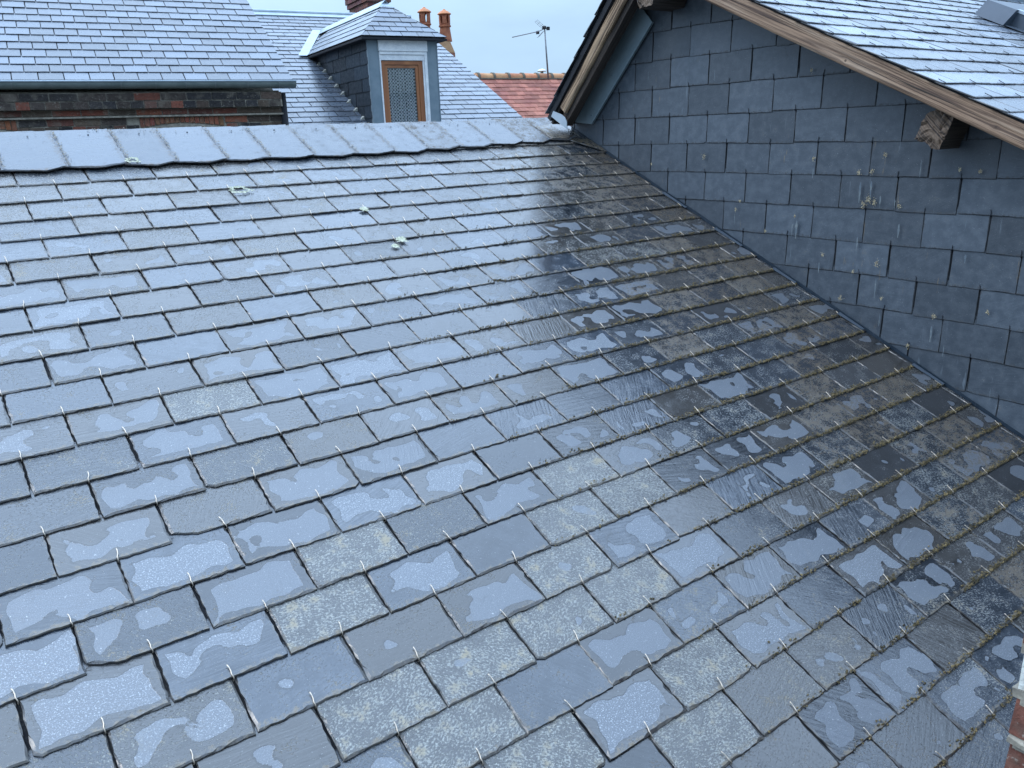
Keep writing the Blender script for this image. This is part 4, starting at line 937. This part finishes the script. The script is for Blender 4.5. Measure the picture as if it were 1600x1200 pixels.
for (px_, dz, rotq) in ((6.02, .02, .15), (6.40, 0.0, .5)):
    C = (px_, 14.1, 1.60+dz); mb = MB()
    mb.lathe([(.118, 0), (.112, .05), (.090, .215), (.088, .235), (.110, .240), (.110, .262), (.098, .266), (.100, .275)], C, 18)
    pot = part('chimney_pot', shift(mb, co), 'terracotta', cs)
    mb = MB()     # open lantern: eight posts between base ring and cap
    for q in range(5):
        a = rotq+q*2*math.pi/5; rings = []
        wdt = .30
        for zz, ww, ro in ((.272, .63, .100), (.30, .45, .100), (.36, .38, .101), (.40, .40, .101), (.425, .52, .102), (.445, .63, .102)):
            rings.append(mb.add([(C[0]+rr*math.cos(a+s_*ww), C[1]+rr*math.sin(a+s_*ww), C[2]+zz) for rr in (ro, ro-.022) for s_ in (-1, 1)]))
        for A, B in zip(rings, rings[1:]):
            for i, j in ((0, 1), (1, 3), (3, 2), (2, 0)): mb.face((A+i, A+j, B+j, B+i))
    part('lantern', shift(mb, co), 'terracotta', pot)
    mb = MB(); mb.lathe([(.102, .440), (.122, .444), (.122, .456), (.075, .492), (.030, .515), (.018, .530), (.004, .533)], C, 18); part('cap', shift(mb, co), 'terra_cap', pot)

# ------------------------------------------------ red tiled house
rhs = thing('tiled_house', 'house with red plain tile roof and rounded terracotta ridge tiles, behind on the right', 'house', XL*8.9+YL*14.3+Vector((0, 0, -5.2)), AZ)
ro = (8.9, 14.3, -5.2)
TT = R(36); VT = Vector((0, -math.cos(TT), -math.sin(TT))); NT = Vector((0, -math.sin(TT), math.cos(TT)))
OT = Vector((6.9, 14.3, 1.03)); LT = 2.6; ET = .128
mb = MB()
for r in range(1, int(LT/ET)):
    x = -.085*(r % 2)
    while x < 5.6:
        a, b = x+.0015, x+.1685; x += .17
        yb = r*ET+rnd.uniform(-.003, .003); h = .026+rnd.uniform(-.002, .003); tn = rnd.random()
        mb.prism([OT+U1*a+VT*(yb-.17)+NT*(h-.013), OT+U1*b+VT*(yb-.17)+NT*(h-.013), OT+U1*b+VT*yb+NT*h, OT+U1*a+VT*yb+NT*(h+rnd.uniform(-.001, .001))], -NT*.020, tone=tn*.6+.2)
part('roof_tiles', shift(mb, ro), 'red_tile', rhs)
mb = MB(); P0 = OT-NT*.008; exx = Vector((5.6, 0, 0)); mb.prism([P0, P0+VT*LT, P0+VT*LT+exx, P0+exx], -NT*.03); mb.prism([P0, P0+Vector((0, 2.1, -1.5)), P0+Vector((0, 2.1, -1.5))+exx, P0+exx], -NT*.03); part('deck', shift(mb, ro), 'dark', rhs)
mb = MB(); mb.prism([(6.95, 12.4, -5.2), (6.95, 12.4, -.5), (6.95, 14.3, .95), (6.95, 16.2, -.5), (6.95, 16.2, -5.2)], (5.5, 0, 0)); part('wall', shift(mb, ro), 'plaster', rhs)
x = -.12; seg = 12
while x < 5.5:
    mb = MB(); mo = MB(); tn = rnd.uniform(0, 1); L_ = .318
    for xx0, xx1, r0, r1, tgt, kk in ((x, x+L_, .112, .100, mb, 'tile'), (x+L_-.022, x+L_+.022, .121, .121, mo, 'mort')):
        a = tgt.add([(6.9+xx, 14.3-rr*math.cos(math.pi*k/seg), 1.0+rr*.85*math.sin(math.pi*k/seg)) for xx, rr in ((xx0, r0), (xx1, r1)) for k in range(seg+1)])
        for k in range(seg): tgt.face((a+k, a+k+1, a+seg+2+k, a+seg+1+k), tone=tn)
        if kk == 'mort':
            for e_ in (0, seg+1): tgt.face([a+e_+k for k in range(seg+1)])
    x += L_+.0
    rt = part('ridge_tile', shift(mb, ro), 'ridge_tile', rhs, True); part('mortar_band', shift(mo, ro), 'ridge_mortar', rt)
mb = MB(); mb.tube([(6.9, 14.19, .985), (12.4, 14.19, .985)], .016, 6); part('mortar_bed', shift(mb, ro), 'ridge_mortar', rhs)
# white vent cowl
vt = thing('roof_vent', 'small white mushroom shaped vent cowl on the red tiled roof ridge', 'vent', XL*8.58+YL*14.42+Vector((0, 0, 1.0)), AZ)
mb = MB(); mb.lathe([(.03, 0), (.03, .13)], (0, 0, 0), 10); part('pipe', mb, 'gutter', vt)
mb = MB(); mb.lathe([(.08, .13), (.095, .145), (.06, .170), (.02, .182)], (0, 0, 0), 16); part('cap', mb, 'white', vt)
# TV aerial
an = thing('tv_aerial', 'thin television aerial on a grey mast rising from the red tiled ridge', 'aerial', XL*8.43+YL*13.95+Vector((0, 0, 1.05)), AZ)
def ap_(x, z, y=0): return Vector((x-8.43, y, z-1.05))
mb = MB(); mb.tube([ap_(8.44, .95), ap_(8.375, 1.90)], [.017, .013], 8); part('mast', mb, 'antenna', an, True)
mb = MB(); mb.tube([ap_(7.60, 1.665, -.15), ap_(8.22, 1.79, -.03), ap_(8.36, 1.84), ap_(8.44, 1.86, .02)], .009, 6)
for k in range(9):
    t_ = k/9; P = ap_(7.62, 1.67, -.15).lerp(ap_(8.2, 1.785, -.03), t_); mb.tube([P+Vector((-.012, -.07, 0)), P+Vector((.012, .07, 0))], .003, 4)
part('boom', mb, 'antenna', an)
mb = MB(); mb.box(-.225, -.185, -.03, .03, .70, .755, jit=.004); mb.box(-.09, -.03, -.025, .025, .79, .84, jit=.004); mb.box(0, .05, -.02, .02, .77, .83, jit=.004); part('junction_box', mb, 'dark', an)
for (a, b, c) in ((ap_(8.20, 1.975), ap_(8.36, 1.86), .16), (ap_(8.24, 1.70), ap_(8.35, 1.80), .16)):
    mb = MB(); d = b-a; q = Vector((.35, .9, .0)).normalized()*c
    for s_ in (-1, 0, 1): mb.tube([a+q*s_*.9, b+q*s_*.9], .0028, 4)
    for t_ in (0, .33, .66, 1): mb.tube([a+d*t_-q, a+d*t_+q], .0028, 4)
    part('reflector', mb, 'antenna', an)

# ------------------------------------------------ near brick chimney in the lower right corner
nc = thing('brick_chimney', 'corner of a weathered red brick chimney at the lower right edge, one brick whitened', 'chimney', (1.35, .2, -1.45))
no = nc.location
P = ray(1567, 1200)*1.25; z0 = P.z; lean = -.09
mb = MB(); mr = MB(); c0 = z0-.62; k = 0; H_ = .083
# course grid fixed so that a bed joint falls just above P
zb = z0+.064-8*H_
for k in range(0, 17):
    z = zb+k*H_; off_ = 0 if k % 2 else -.105
    col_ = (.17, .065, .045)
    xs_ = P.x+lean*(z-z0)
    y = P.y-off_*0
    first = True
    while y > P.y-.55:
        L_ = (.105 if (first and k % 2) else .215); first = False; y2 = y-L_
        f_ = rnd.uniform(.75, 1.25); c_ = tuple(q*f_ for q in col_)
        if k == 9 and y > P.y-.01: c_ = (.62, .64, .60)
        mb.box(xs_+rnd.uniform(0, .003), xs_+.1, y2+.008, y-.002, z+.007, z+H_-.007, jit=.0025, bcol=c_); y = y2
    x = xs_+.1
    while x < P.x+.5: mb.box(x+.005, x+.205, P.y-.1, P.y-.003, z+.007, z+H_-.007, jit=.0025, bcol=tuple(q*rnd.uniform(.75, 1.25) for q in col_)); x += .215
ck = part('brick_stack', shift(mb, no), 'brick', nc)
n_ = 17
for k in range(n_):
    z = zb+k*H_; xs_ = P.x+lean*(z-z0); pr = -.005 if k != 8 else .006
    mr.box(xs_+.006, P.x+.5, P.y-.55, P.y-.008, z-.02, z+H_+.02, jit=.001)
    m0 = len(mr.v)
    for q in range(7): yy = P.y-.075*q; mr.box(xs_-pr, xs_+.05, yy-.078, yy+.001, z-.009, z+.009, jit=.0035)
part('mortar', shift(mr, no), 'mortar', ck)
